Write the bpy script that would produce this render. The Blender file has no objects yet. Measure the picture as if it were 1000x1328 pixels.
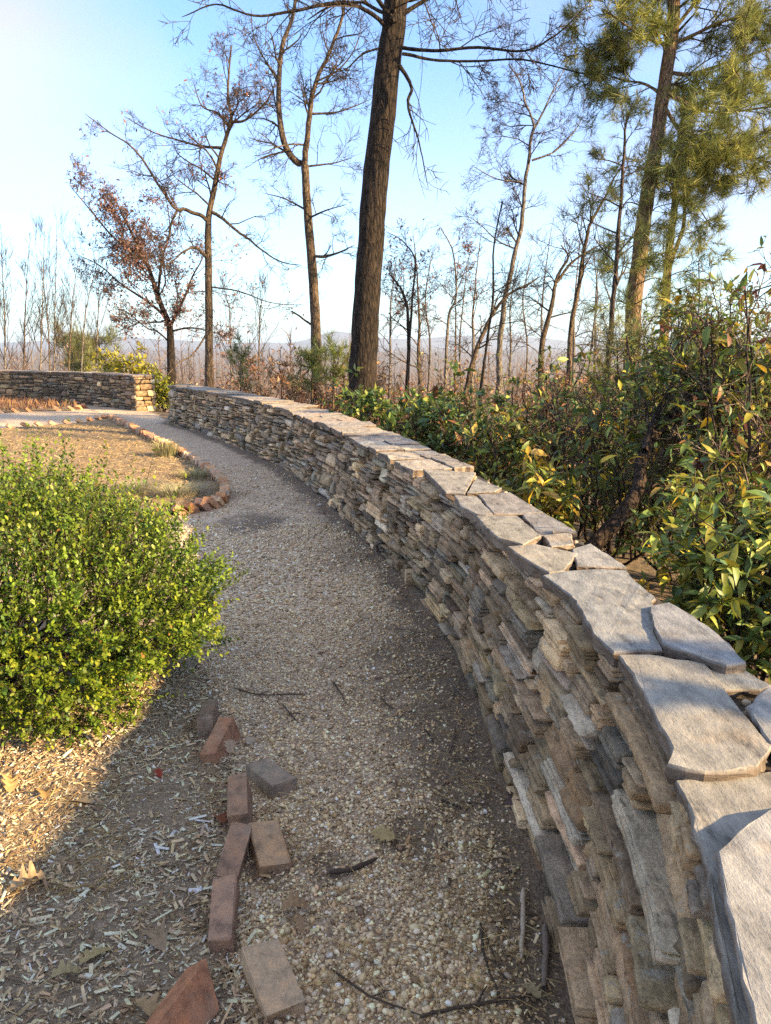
import bpy, math, random
import numpy as np
from mathutils import Vector, Matrix, Euler

# ------------------------------------------------------------------ camera, sky, sun, exposure
SC = bpy.context.scene
COL = SC.collection
FPX, CX, CY, CAMH = 998.0, 500.0, 664.0, 1.5
PITCH = math.radians(12.1)
cam = bpy.data.cameras.new('camera')
cam.sensor_fit = 'VERTICAL'; cam.sensor_height = 36.0; cam.lens = 36.0 * FPX / 1328.0
cam.clip_start = 0.05; cam.clip_end = 20000
camo = bpy.data.objects.new('camera', cam); COL.objects.link(camo)
camo.location = (0, 0, CAMH); camo.rotation_euler = (math.pi / 2 - PITCH, 0, 0)
SC.camera = camo

SUN_AZ = math.radians(-24)          # from +x, negative = behind the viewer
SUN_EL = math.radians(23)
world = bpy.data.worlds.new('World'); SC.world = world; world.use_nodes = True
wn, wl = world.node_tree.nodes, world.node_tree.links
bg = wn['Background']; bg.inputs[1].default_value = 0.15
sky = wn.new('ShaderNodeTexSky'); sky.sky_type = 'NISHITA'; sky.sun_disc = False
sky.sun_elevation = SUN_EL; sky.sun_rotation = math.pi / 2 - SUN_AZ
sky.air_density = 1.0; sky.dust_density = 0.6; sky.ozone_density = 2.2
# thin high cloud veiling part of the sky
tc = wn.new('ShaderNodeTexCoord')
mp = wn.new('ShaderNodeMapping'); mp.inputs['Scale'].default_value = (1.0, 1.0, 2.4)
mp.inputs['Location'].default_value = (1.35, 0.2, 0.1)
nz = wn.new('ShaderNodeTexNoise'); nz.inputs['Scale'].default_value = 1.15
nz.inputs['Detail'].default_value = 5; nz.inputs['Roughness'].default_value = 0.45
rp = wn.new('ShaderNodeValToRGB')
rp.color_ramp.elements[0].position = 0.38; rp.color_ramp.elements[0].color = (0.0, 0.0, 0.0, 1)
rp.color_ramp.elements[1].position = 0.58; rp.color_ramp.elements[1].color = (0.95, 0.95, 0.95, 1)
sx = wn.new('ShaderNodeSeparateXYZ')
mr = wn.new('ShaderNodeMapRange'); mr.interpolation_type = 'SMOOTHSTEP'
mr.inputs['From Min'].default_value = 0.0; mr.inputs['From Max'].default_value = 0.34
mr.inputs['To Min'].default_value = 0.95; mr.inputs['To Max'].default_value = 0.0
mm = wn.new('ShaderNodeMath'); mm.operation = 'MAXIMUM'
mx = wn.new('ShaderNodeMix'); mx.data_type = 'RGBA'
mx.inputs[7].default_value = (.80, .89, 1.0, 1)
wl.new(tc.outputs['Generated'], mp.inputs[0]); wl.new(mp.outputs[0], nz.inputs['Vector'])
wl.new(tc.outputs['Generated'], sx.inputs[0]); wl.new(sx.outputs['Z'], mr.inputs['Value'])
wl.new(nz.outputs['Fac'], rp.inputs[0]); wl.new(rp.outputs[0], mm.inputs[0]); wl.new(mr.outputs[0], mm.inputs[1]); wl.new(mm.outputs[0], mx.inputs[0])
dk = wn.new('ShaderNodeMix'); dk.data_type = 'RGBA'; dk.blend_type = 'MULTIPLY'; dk.inputs[0].default_value = 1.0
dk.inputs[7].default_value = (.25, .335, .44, 1)
wl.new(sky.outputs[0], dk.inputs[6]); wl.new(dk.outputs[2], mx.inputs[6])
li = wn.new('ShaderNodeMix'); li.data_type = 'RGBA'; li.blend_type = 'LIGHTEN'; li.inputs[0].default_value = 1.0   # thin cloud never darkens the glow round the sun
wl.new(mx.outputs[2], li.inputs[6]); wl.new(dk.outputs[2], li.inputs[7]); wl.new(li.outputs[2], bg.inputs[0])

sun = bpy.data.lights.new('sun', 'SUN'); sun.energy = 2.5; sun.angle = math.radians(1.2)
sun.color = (1.0, 0.77, 0.47)
suno = bpy.data.objects.new('sun', sun); COL.objects.link(suno)
SD = Vector((math.cos(SUN_EL) * math.cos(SUN_AZ), math.cos(SUN_EL) * math.sin(SUN_AZ), math.sin(SUN_EL)))
suno.rotation_euler = SD.to_track_quat('Z', 'Y').to_euler()
suno.location = (20, -5, 15)

vs = SC.view_settings
vs.view_transform = 'Standard'; vs.look = 'None'; vs.gamma = 1.0; vs.use_curve_mapping = False
vs.exposure = 2.8
vs.use_white_balance = True; vs.white_balance_temperature = 7600; vs.white_balance_tint = 12
SC.cycles.max_bounces = 7; SC.cycles.diffuse_bounces = 4; SC.cycles.transmission_bounces = 3
SC.cycles.volume_bounces = 0; SC.cycles.glossy_bounces = 2
SC.cycles.use_denoising = False
try: SC.cycles.denoising_prefilter = 'NONE'
except Exception: pass

RNG = np.random.default_rng(7)
random.seed(7)

# ------------------------------------------------------------------ geometry helpers
CP, SP = math.cos(PITCH), math.sin(PITCH)
def ray(px, py):
    a, b = (px - CX) / FPX, (py - CY) / FPX
    return np.array([a, CP - SP * b, -(CP * b + SP)])
def gp(px, py, z=0.0):
    """point of the horizontal plane z seen at a photograph position"""
    r = ray(px, py); s = (z - CAMH) / r[2]
    return np.array([0, 0, CAMH]) + r * s
def at(px, py, Y):
    r = ray(px, py); s = Y / r[1]
    return np.array([0, 0, CAMH]) + r * s

def vnoise(x, y, seed=0):
    x = np.asarray(x, float); y = np.asarray(y, float)
    xi, yi = np.floor(x).astype(np.int64), np.floor(y).astype(np.int64)
    fx, fy = x - xi, y - yi
    fx = fx * fx * (3 - 2 * fx); fy = fy * fy * (3 - 2 * fy)
    def h(a, b):
        n = (a * 374761393 + b * 668265263 + seed * 1442695041) & 0x7fffffff
        n = ((n ^ (n >> 13)) * 1274126177) & 0x7fffffff
        return ((n ^ (n >> 16)) & 0xffff) / 65535.0
    return (h(xi, yi) * (1 - fx) + h(xi + 1, yi) * fx) * (1 - fy) + (h(xi, yi + 1) * (1 - fx) + h(xi + 1, yi + 1) * fx) * fy
def fbm(x, y, seed=0, o=4):
    s = 0; a = .5
    for i in range(o):
        s = s + a * vnoise(x, y, seed + i); x = x * 2.03 + 11.3; y = y * 2.03 + 5.7; a *= .5
    return s

def catmull(P, n=8):
    P = np.asarray(P, float)
    if len(P) < 3: 
        t = np.linspace(0, 1, n + 1)[:, None]; return P[0] * (1 - t) + P[-1] * t
    Q = np.vstack([2 * P[0] - P[1], P, 2 * P[-1] - P[-2]])
    out = []
    for i in range(1, len(Q) - 2):
        p0, p1, p2, p3 = Q[i - 1], Q[i], Q[i + 1], Q[i + 2]
        for k in range(n):
            t = k / n
            out.append(.5 * (2 * p1 + (p2 - p0) * t + (2 * p0 - 5 * p1 + 4 * p2 - p3) * t * t + (3 * p1 - p0 - 3 * p2 + p3) * t ** 3))
    out.append(Q[-2]); return np.array(out)

def set_tint(me, tint):
    a = me.attributes.new('tint', 'FLOAT_COLOR', 'POINT')
    t = np.ones((len(me.vertices), 4), np.float32); t[:, :3] = tint
    a.data.foreach_set('color', t.ravel())

def mesh_from(name, V, faces, mat, parent=None, tint=None, smooth=False, loc=None):
    """V (n,3); faces: an (m,k) array, or a list of index lists"""
    me = bpy.data.meshes.new(name)
    V = np.asarray(V, np.float32)
    if isinstance(faces, np.ndarray):
        m, k = faces.shape
        me.vertices.add(len(V)); me.vertices.foreach_set('co', V.ravel())
        me.loops.add(m * k); me.loops.foreach_set('vertex_index', faces.astype(np.int32).ravel())
        me.polygons.add(m)
        me.polygons.foreach_set('loop_start', np.arange(0, m * k, k, dtype=np.int32))
        me.polygons.foreach_set('loop_total', np.full(m, k, np.int32))
        me.update(calc_edges=True)
    else:
        me.from_pydata(V.tolist(), [], [list(f) for f in faces]); me.update()
    if smooth: me.polygons.foreach_set('use_smooth', np.ones(len(me.polygons), bool))
    if tint is not None: set_tint(me, tint)
    if mat is not None: me.materials.append(mat)
    o = bpy.data.objects.new(name, me); COL.objects.link(o)
    if parent is not None: o.parent = parent
    if loc is not None: o.location = loc
    return o

def tag(o, label=None, cat=None, group=None, kind=None):
    if label: o['label'] = label
    if cat: o['category'] = cat
    if group: o['group'] = group
    if kind: o['kind'] = kind
    return o
def empty(name, loc, label=None, cat=None, group=None):
    o = bpy.data.objects.new(name, None); COL.objects.link(o); o.location = loc
    o.empty_display_size = .1
    return tag(o, label, cat, group)
def local(V, root): return np.asarray(V, float) - np.array(root.location)

def rot_rand(n, rng, flat=0.0):
    """n random rotation matrices; flat 1 keeps z up (yaw only)"""
    yaw = rng.uniform(0, 2 * np.pi, n); a = rng.normal(0, 1, n) * (1 - flat); b = rng.normal(0, 1, n) * (1 - flat)
    return rot_eul(a, b, yaw)
def rot_eul(a, b, c):
    ca, sa, cb, sb, cc, sc_ = np.cos(a), np.sin(a), np.cos(b), np.sin(b), np.cos(c), np.sin(c)
    R = np.empty((len(np.atleast_1d(a)), 3, 3))
    R[:, 0, 0] = cc * cb; R[:, 0, 1] = cc * sb * sa - sc_ * ca; R[:, 0, 2] = cc * sb * ca + sc_ * sa
    R[:, 1, 0] = sc_ * cb; R[:, 1, 1] = sc_ * sb * sa + cc * ca; R[:, 1, 2] = sc_ * sb * ca - cc * sa
    R[:, 2, 0] = -sb; R[:, 2, 1] = cb * sa; R[:, 2, 2] = cb * ca
    return R
def frames(d, up=None, roll=None, rng=None):
    """matrices whose y axis is d; roll about it (random if none)"""
    d = d / np.linalg.norm(d, axis=1, keepdims=True)
    ref = np.tile([0, 0, 1.0], (len(d), 1)); ref[np.abs(d[:, 2]) > .95] = [1, 0, 0]
    x = np.cross(d, ref); x /= np.linalg.norm(x, axis=1, keepdims=True); z = np.cross(x, d)
    if roll is None: roll = np.zeros(len(d)) if rng is None else rng.uniform(0, 2 * np.pi, len(d))
    c, s = np.cos(roll)[:, None], np.sin(roll)[:, None]
    x2 = x * c + z * s; z2 = -x * s + z * c
    return np.stack([x2, d, z2], axis=2)
def scatter(TV, TF, R, S, P):
    """copies of a template as one vertex / face array"""
    N, n = len(P), len(TV)
    S = np.asarray(S, float)
    if S.ndim == 1: S = S[:, None]
    if S.shape[1] == 1: S = np.repeat(S, 3, 1)
    V = np.einsum('nij,nkj->nki', R, TV[None] * S[:, None, :]) + P[:, None, :]
    Fc = (TF[None] + (np.arange(N) * n)[:, None, None]).reshape(-1, TF.shape[1])
    return V.reshape(-1, 3), Fc
def pick(pal, n, rng, var=.12):
    pal = np.array(pal, float); c = pal[rng.integers(0, len(pal), n)]
    return np.clip(c * np.exp(rng.normal(0, var, (n, 1))) * (1 + rng.normal(0, var * .12, (n, 3))), .01, .9)

class Tubes:
    def __init__(s): s.V = []; s.F = []; s.n = 0
    def add(s, pts, rad, sides=5):
        P = np.asarray(pts, float); rad = np.asarray(rad, float); m = len(P)
        T = np.gradient(P, axis=0); T /= np.linalg.norm(T, axis=1, keepdims=True) + 1e-9
        ref = np.array([0, 0, 1.0]) if abs(T[0, 2]) < .9 else np.array([1.0, 0, 0])
        X = np.cross(T, ref); X /= np.linalg.norm(X, axis=1, keepdims=True) + 1e-9
        for i in range(1, m):
            if X[i] @ X[i - 1] < 0: X[i] = -X[i]
        Y = np.cross(T, X)
        a = np.arange(sides) * 2 * np.pi / sides
        ring = (X[:, None] * np.cos(a)[None, :, None] + Y[:, None] * np.sin(a)[None, :, None]) * rad[:, None, None] + P[:, None]
        idx = np.arange(m * sides).reshape(m, sides) + s.n
        q = np.stack([idx[:-1], np.roll(idx[:-1], -1, 1), np.roll(idx[1:], -1, 1), idx[1:]], -1).reshape(-1, 4)
        s.V.append(ring.reshape(-1, 3)); s.F.append(q); s.n += m * sides
    def build(s, name, mat, parent=None, smooth=True):
        if not s.V: return None
        V = np.vstack(s.V)
        if parent is not None: V = local(V, parent) if parent.parent is None else V - np.array(parent.matrix_world.translation)
        return mesh_from(name, V, np.vstack(s.F), mat, parent, smooth=smooth)

# ------------------------------------------------------------------ materials
def new_mat(name):
    m = bpy.data.materials.new(name); m.use_nodes = True
    return m, m.node_tree.nodes, m.node_tree.links, m.node_tree.nodes['Principled BSDF']
def noise(n, l, vec, scale, detail=4, rough=.55):
    t = n.new('ShaderNodeTexNoise'); t.inputs['Scale'].default_value = scale
    t.inputs['Detail'].default_value = detail; t.inputs['Roughness'].default_value = rough
    if vec is not None: l.new(vec, t.inputs['Vector'])
    return t
def ramp(n, l, fac, stops):
    r = n.new('ShaderNodeValToRGB'); e = r.color_ramp.elements
    while len(e) < len(stops): e.new(.5)
    for i, (p, c) in enumerate(stops):
        e[i].position = p; e[i].color = (*c, 1) if len(c) == 3 else c
    l.new(fac, r.inputs[0]); return r
def mixc(n, l, fac, a, b, mode='MIX'):
    m = n.new('ShaderNodeMix'); m.data_type = 'RGBA'; m.blend_type = mode
    for i, v in ((0, fac), (6, a), (7, b)):
        if hasattr(v, 'node'): l.new(v, m.inputs[i])
        elif i == 0: m.inputs[0].default_value = v
        else: m.inputs[i].default_value = (*v, 1)
    return m.outputs[2]
def bump(n, l, h, strength, dist, prev=None):
    b = n.new('ShaderNodeBump'); b.inputs['Strength'].default_value = strength; b.inputs['Distance'].default_value = dist
    l.new(h, b.inputs['Height'])
    if prev is not None: l.new(prev, b.inputs['Normal'])
    return b.outputs[0]
def objvec(n, l, scale=(1, 1, 1)):
    g = n.new('ShaderNodeNewGeometry'); m = n.new('ShaderNodeMapping'); m.inputs['Scale'].default_value = scale
    l.new(g.outputs['Position'], m.inputs[0]); return m.outputs[0]
def grey(v): return (v, v, v)

def rock_mat(name, strata=9, bscale=1.0, lichen=.5, contrast=1.0, grain=.8, stretch=(1, 1, 1)):
    m, n, l, b = new_mat(name)
    att = n.new('ShaderNodeAttribute'); att.attribute_name = 'tint'
    v = objvec(n, l, stretch); vs_ = objvec(n, l, (2.6, .8, strata)); vm = objvec(n, l, (1, 1, 3))
    n1 = noise(n, l, v, 13, 7, .66); n2 = noise(n, l, vs_, 9, 8, .72); n3 = noise(n, l, v, 110, 4, .75)
    k = contrast
    c = ramp(n, l, n1.outputs['Fac'], [(.28, grey(1 - .5 * k)), (.5, grey(1)), (.72, grey(1 + .42 * k))]).outputs[0]
    c = mixc(n, l, 1.0, att.outputs['Color'], c, 'MULTIPLY')
    c2 = ramp(n, l, n2.outputs['Fac'], [(.34, grey(1 - .68 * k)), (.44, grey(1.0)), (.72, grey(1 + .35 * k))]).outputs[0]
    c = mixc(n, l, .9, c, c2, 'MULTIPLY')
    c = mixc(n, l, grain, c, ramp(n, l, n3.outputs['Fac'], [(.3, grey(1 - .45 * k)), (.7, grey(1 + .35 * k))]).outputs[0], 'MULTIPLY')
    # rusty iron staining
    ns = noise(n, l, vm, 4.5, 5, .65)
    rf = ramp(n, l, ns.outputs['Fac'], [(.54, grey(0)), (.70, grey(.45))]).outputs[0]
    c = mixc(n, l, rf, c, mixc(n, l, 1.0, (1.15, .80, .48), c, 'MULTIPLY'))
    # pale lichen crusts
    nl = noise(n, l, v, 26, 6, .65); nl2 = noise(n, l, v, 3.0, 2, .5)
    lf = ramp(n, l, nl.outputs['Fac'], [(.57, grey(0)), (.64, grey(1))]).outputs[0]
    lf2 = ramp(n, l, nl2.outputs['Fac'], [(.45, grey(0)), (.60, grey(lichen))]).outputs[0]
    lf = mixc(n, l, 1.0, lf, lf2, 'MULTIPLY')
    c = mixc(n, l, lf, c, (.36, .33, .26))
    l.new(c, b.inputs['Base Color'])
    b.inputs['Roughness'].default_value = .72
    b.inputs['Specular IOR Level'].default_value = .35
    # flakes: thin cleaved layers with crisp edges
    nf = noise(n, l, v, 5.5, 4, .6); st = n.new('ShaderNodeMath'); st.operation = 'SNAP'; st.inputs[1].default_value = .055; l.new(nf.outputs['Fac'], st.inputs[0])
    nb = bump(n, l, st.outputs[0], .9 * bscale, .05)
    nb = bump(n, l, n2.outputs['Fac'], .8 * bscale, .012, nb)
    nb = bump(n, l, n1.outputs['Fac'], .6 * bscale, .008, nb)
    nb = bump(n, l, n3.outputs['Fac'], .7 * bscale * (.4 + .75 * grain), .004, nb)
    l.new(nb, b.inputs['Normal'])
    return m

def attr_mat(name, rough=.8, spec=.3, var=.25, vscale=150, bstr=.3, bdist=.002, transl=0.0, sub=None):
    m, n, l, b = new_mat(name)
    att = n.new('ShaderNodeAttribute'); att.attribute_name = 'tint'
    v = objvec(n, l); n1 = noise(n, l, v, vscale, 3, .6)
    c = mixc(n, l, 1.0, att.outputs['Color'], ramp(n, l, n1.outputs['Fac'], [(.25, grey(1 - var)), (.75, grey(1 + var))]).outputs[0], 'MULTIPLY')
    l.new(c, b.inputs['Base Color']); b.inputs['Roughness'].default_value = rough
    b.inputs['Specular IOR Level'].default_value = spec
    if bstr: l.new(bump(n, l, n1.outputs['Fac'], bstr, bdist), b.inputs['Normal'])
    if transl:
        t = n.new('ShaderNodeBsdfTranslucent'); l.new(c, t.inputs[0])
        mx_ = n.new('ShaderNodeMixShader'); mx_.inputs[0].default_value = transl
        out = n['Material Output']; l.new(b.outputs[0], mx_.inputs[1]); l.new(t.outputs[0], mx_.inputs[2]); l.new(mx_.outputs[0], out.inputs[0])
    return m

def bark_mat(name, dark, light, zs=.22, scale=38, moss=None):
    m, n, l, b = new_mat(name)
    v = objvec(n, l, (1, 1, zs)); vo = objvec(n, l)
    n1 = noise(n, l, v, scale, 6, .65); n2 = noise(n, l, vo, 2.3, 3, .5)
    c = ramp(n, l, n1.outputs['Fac'], [(.36, dark), (.60, light)]).outputs[0]
    c = mixc(n, l, .7, c, ramp(n, l, n2.outputs['Fac'], [(.3, grey(.7)), (.7, grey(1.3))]).outputs[0], 'MULTIPLY')
    vt = n.new('ShaderNodeTexVoronoi'); vt.feature = 'DISTANCE_TO_EDGE'; vt.inputs['Scale'].default_value = scale * .75; l.new(v, vt.inputs['Vector'])
    cr_ = ramp(n, l, vt.outputs['Distance'], [(.0, grey(.35)), (.16, grey(1.1))]).outputs[0]
    c = mixc(n, l, .8, c, cr_, 'MULTIPLY')
    if moss:
        f = ramp(n, l, noise(n, l, vo, 7, 4).outputs['Fac'], [(.5, grey(0)), (.66, grey(.75))]).outputs[0]
        c = mixc(n, l, f, c, moss)
    l.new(c, b.inputs['Base Color']); b.inputs['Roughness'].default_value = .9; b.inputs['Specular IOR Level'].default_value = .15
    l.new(bump(n, l, cr_, .7, .015, bump(n, l, n1.outputs['Fac'], 1.0, .03)), b.inputs['Normal'])
    return m

M = {}
M['stone'] = rock_mat('wall_stone', 7, 1.0, .8, 1.0)
M['cap'] = rock_mat('cap_stone', 10, .62, .4, .95, .35, (1.5, .7, 1))
M['pebble'] = attr_mat('pebble', .7, .35, .2, 260, .25, .001)
M['chip'] = attr_mat('wood_chip', .85, .2, .3, 200, .4, .001)
M['leaf'] = attr_mat('laurel_leaf', .48, .4, .18, 60, .15, .002, .25)
M['box'] = attr_mat('boxwood_leaf', .46, .35, .2, 90, 0, 0, .28)
M['dry'] = attr_mat('dry_leaf', .75, .25, .25, 70, .3, .003, .22)
M['needle'] = attr_mat('pine_needle', .55, .3, .1, 20, 0, 0, .25)
M['twig'] = attr_mat('fallen_twig', .85, .2, .3, 120, .5, .002)
M['bark_oak'] = bark_mat('bark_oak', (.008, .007, .006), (.045, .033, .024), .2, 30)
M['bark_tan'] = bark_mat('bark_tan', (.035, .026, .018), (.165, .12, .08), .3, 34)
M['bark_grey'] = bark_mat('bark_grey', (.07, .06, .05), (.24, .21, .17), .35, 30)
M['bark_pine'] = bark_mat('bark_pine', (.07, .045, .03), (.26, .17, .11), .4, 26, (.17, .16, .05))
M['bark_dark'] = bark_mat('bark_laurel', (.02, .015, .012), (.10, .072, .055), .35, 40)
M['twigs'] = bark_mat('bark_twig', (.045, .034, .026), (.11, .085, .062), .6, 20)
M['twigs_pale'] = bark_mat('bark_twig_pale', (.09, .07, .052), (.20, .155, .115), .6, 20)  # paler, tanner twig bark

def ground_mat():
    m, n, l, b = new_mat('forest_floor')
    v = objvec(n, l); n1 = noise(n, l, v, 9, 6, .7); n2 = noise(n, l, v, .6, 3)
    c = ramp(n, l, n1.outputs['Fac'], [(.3, (.05, .035, .022)), (.5, (.12, .085, .05)), (.7, (.2, .145, .085))]).outputs[0]
    c = mixc(n, l, .5, c, ramp(n, l, n2.outputs['Fac'], [(.3, (.75, .8, .7)), (.7, (1.2, 1.1, .95))]).outputs[0], 'MULTIPLY')
    l.new(c, b.inputs['Base Color']); b.inputs['Roughness'].default_value = .95
    l.new(bump(n, l, n1.outputs['Fac'], .8, .05), b.inputs['Normal']); return m
M['ground'] = ground_mat()

def gravel_mat():
    m, n, l, b = new_mat('gravel_bed')
    v = objvec(n, l)
    att = n.new('ShaderNodeAttribute'); att.attribute_name = 'tint'
    vo = n.new('ShaderNodeTexVoronoi'); vo.inputs['Scale'].default_value = 95; l.new(v, vo.inputs['Vector'])
    sep = n.new('ShaderNodeSeparateColor'); l.new(vo.outputs['Color'], sep.inputs[0])
    c = ramp(n, l, sep.outputs[0], [(0, (.28, .195, .12)), (.3, (.52, .385, .255)), (.62, (.68, .535, .37)), (1, (.80, .68, .51))]).outputs[0]
    edge = ramp(n, l, vo.outputs['Distance'], [(.40, grey(1)), (.80, grey(.45))]).outputs[0]
    c = mixc(n, l, .75, c, edge, 'MULTIPLY')
    n2 = noise(n, l, v, 60, 5, .7); n3 = noise(n, l, v, 5, 4, .6)
    d = ramp(n, l, n2.outputs['Fac'], [(.3, (.10, .072, .048)), (.55, (.20, .148, .10)), (.72, (.36, .275, .19))]).outputs[0]
    # dirt fraction stored on the sheet, broken up by noise
    add = n.new('ShaderNodeMath'); add.operation = 'MULTIPLY_ADD'; l.new(n2.outputs['Fac'], add.inputs[0]); add.inputs[1].default_value = .9
    sp = n.new('ShaderNodeSeparateColor'); l.new(att.outputs['Color'], sp.inputs[0]); l.new(sp.outputs[0], add.inputs[2])
    f = ramp(n, l, add.outputs[0], [(.66, grey(0)), (.98, grey(1))]).outputs[0]
    c = mixc(n, l, f, c, d)
    c = mixc(n, l, .6, c, ramp(n, l, n3.outputs['Fac'], [(.3, grey(.75)), (.7, grey(1.2))]).outputs[0], 'MULTIPLY')
    l.new(c, b.inputs['Base Color']); b.inputs['Roughness'].default_value = .85
    inv = n.new('ShaderNodeMath'); inv.operation = 'SUBTRACT'; inv.inputs[0].default_value = 1; l.new(vo.outputs['Distance'], inv.inputs[1])
    nb = bump(n, l, inv.outputs[0], .8, .006); nb = bump(n, l, n2.outputs['Fac'], .6, .008, nb)
    l.new(nb, b.inputs['Normal']); return m
M['gravel'] = gravel_mat()

def mulch_mat(name, stops, scale=70):
    m, n, l, b = new_mat(name)
    v = objvec(n, l); vs2 = objvec(n, l, (1, 2.2, 1))
    n1 = noise(n, l, vs2, scale, 6, .75); n2 = noise(n, l, v, 4, 4, .6)
    c = ramp(n, l, n1.outputs['Fac'], stops).outputs[0]
    c = mixc(n, l, .7, c, ramp(n, l, n2.outputs['Fac'], [(.3, grey(.65)), (.7, grey(1.25))]).outputs[0], 'MULTIPLY')
    l.new(c, b.inputs['Base Color']); b.inputs['Roughness'].default_value = .92
    l.new(bump(n, l, n1.outputs['Fac'], .9, .02), b.inputs['Normal']); return m
M['mulch'] = mulch_mat('mulch_soil', [(.3, (.14, .102, .066)), (.5, (.35, .262, .17)), (.68, (.62, .50, .35))])
M['bed'] = mulch_mat('bed_straw', [(.28, (.10, .068, .036)), (.5, (.25, .175, .092)), (.72, (.42, .32, .18))], 42)

def brick_mat():
    m, n, l, b = new_mat('clay_brick')
    att = n.new('ShaderNodeAttribute'); att.attribute_name = 'tint'
    v = objvec(n, l); n1 = noise(n, l, v, 22, 5, .6); n2 = noise(n, l, v, 160, 4, .7)
    c = mixc(n, l, 1.0, att.outputs['Color'], ramp(n, l, n1.outputs['Fac'], [(.25, (.42, .44, .47)), (.5, grey(1)), (.75, (1.4, 1.25, 1.1))]).outputs[0], 'MULTIPLY')
    c = mixc(n, l, .7, c, ramp(n, l, n2.outputs['Fac'], [(.3, grey(.7)), (.7, grey(1.25))]).outputs[0], 'MULTIPLY')
    f = ramp(n, l, noise(n, l, v, 9, 5, .65).outputs['Fac'], [(.5, grey(0)), (.72, grey(.6))]).outputs[0]
    c = mixc(n, l, f, c, (.30, .26, .20))
    l.new(c, b.inputs['Base Color']); b.inputs['Roughness'].default_value = .85; b.inputs['Specular IOR Level'].default_value = .2
    nb = bump(n, l, n1.outputs['Fac'], .4, .008); l.new(bump(n, l, n2.outputs['Fac'], .7, .003, nb), b.inputs['Normal']); return m
M['brick'] = brick_mat()

# ------------------------------------------------------------------ the walls' lines (base and top edge of the inner face)
WC = np.array([  # forward, base x, top x, thickness
    (-.30, .14, .24, .33), (.30, .22, .33, .33), (.73, .30, .41, .33), (1.2, .40, .52, .33), (1.6, .43, .57, .32), (2.1, .425, .57, .31), (2.6, .40, .53, .31),
    (3.2, .375, .47, .32), (3.8, .33, .39, .34), (5.0, .09, .125, .38), (6.2, -.25, -.21, .41), (7.3, -.53, -.49, .42),
    (8.1, -.80, -.76, .43), (9.77, -1.36, -1.31, .44), (12.2, -2.50, -2.42, .45), (13.9, -3.40, -3.33, .45), (15.6, -4.42, -4.35, .45)])
FW = np.array([  # far wall, from its squared end to the left
    (18.5, -5.98, -5.95, .5), (19.6, -6.95, -6.92, .5), (20.8, -8.3, -8.27, .5), (21.9, -10.0, -9.97, .5), (22.6, -11.8, -11.77, .5), (23.0, -13.6, -13.57, .5), (23.2, -15.2, -15.18, .5)])

def xwall(y):
    """x of the outer side of the wall line, by forward distance"""
    return np.interp(y, [-60, -.3, 1.6, 3.8, 5, 7.3, 9.8, 12.2, 15.6, 18.6, 20.8, 22, 23, 24, 26, 30],
                     [.6, .6, .92, .76, .5, -.1, -.95, -2.1, -4.1, -5.5, -7.9, -9.9, -12, -16, -30, -90])
def terrain(x, y):
    x = np.asarray(x, float); y = np.asarray(y, float)
    d = np.maximum(0, x - xwall(y)) * .75
    d = np.where(y > 26, np.maximum(d, (y - 26) * .9), d)
    z = -.10 * np.minimum(d, 1.0) - .20 * np.clip(d - .5, 0, 40) - .10 * np.clip(d - 40, 0, 270)
    far = np.clip((np.hypot(x, y) - 30) / 300, 0, 1)
    q = np.clip((np.hypot(x, y) - 450) / 1900, 0, 1); z = z + 24 * q * q * (3 - 2 * q)
    return z * 1.0 + (fbm(x * .05, y * .05, 3) - .5) * 6 * far + (fbm(x * .7, y * .7, 5) - .5) * .25 * np.clip(d, 0, 1)
def microz(x, y):
    return (fbm(np.asarray(x) * 1.6, np.asarray(y) * 1.6, 21) - .47) * .035

# dirt showing through the gravel (0 clean gravel .. 1 soil)
DIRT = [(540, 1085, .14, .75), (330, 678, .35, .65), (545, 850, .50, .62), (590, 930, .32, .75), (500, 860, .3, .5), (610, 1010, .28, .8), (690, 1180, .15, .8),
        (420, 645, .5, .4), (560, 790, .3, .6), (470, 720, .45, .45), (300, 640, .3, .4), (660, 1090, .2, .7), (345, 1120, .12, .6), (425, 1128, .07, .6), (720, 1250, .10, .9), (250, 600, .4, .3)]
DC = [(gp(a, b)[:2], r, s) for a, b, r, s in DIRT]
WBX = lambda y: np.interp(y, WC[:, 0], WC[:, 1])
def dirt(x, y):
    x = np.asarray(x, float); y = np.asarray(y, float)
    d = np.zeros_like(x)
    wob = (fbm(x * 7, y * 7, 40) - .47) * 1.1
    for c, r, s in DC:
        q = np.hypot(x - c[0], (y - c[1]) * .7) / r
        d = np.maximum(d, s * np.clip(1.35 - q + wob * .6, 0, 1))
    prox = np.clip(1 - (WBX(y) - x) / np.where(y < 5, .24, .30), 0, 1) * np.where(y < 5, 1, .75)
    d = np.maximum(d, np.clip(prox * 1.3 + wob * .5, 0, 1) * .9)
    return np.clip(d + wob * .18, 0, 1)

# ------------------------------------------------------------------ ground, path, beds
def grid_sheet(name, xs, ys, zf, mat, mask=None, tintf=None, kind='structure', label=None, cat=None):
    X, Y = np.meshgrid(xs, ys); Z = zf(X, Y)
    V = np.stack([X, Y, Z], -1).reshape(-1, 3)
    nx, ny = len(xs), len(ys)
    i = np.arange(nx * ny).reshape(ny, nx)
    Fq = np.stack([i[:-1, :-1], i[:-1, 1:], i[1:, 1:], i[1:, :-1]], -1).reshape(-1, 4)
    if mask is not None:
        c = V[Fq].mean(1); Fq = Fq[mask(c[:, 0], c[:, 1])]
        u, inv = np.unique(Fq, return_inverse=True); V = V[u]; Fq = inv.reshape(-1, 4)
    o = mesh_from(name, V, Fq, mat, smooth=True, tint=None if tintf is None else tintf(V[:, 0], V[:, 1]))
    return tag(o, label, cat, kind=kind)

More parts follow.
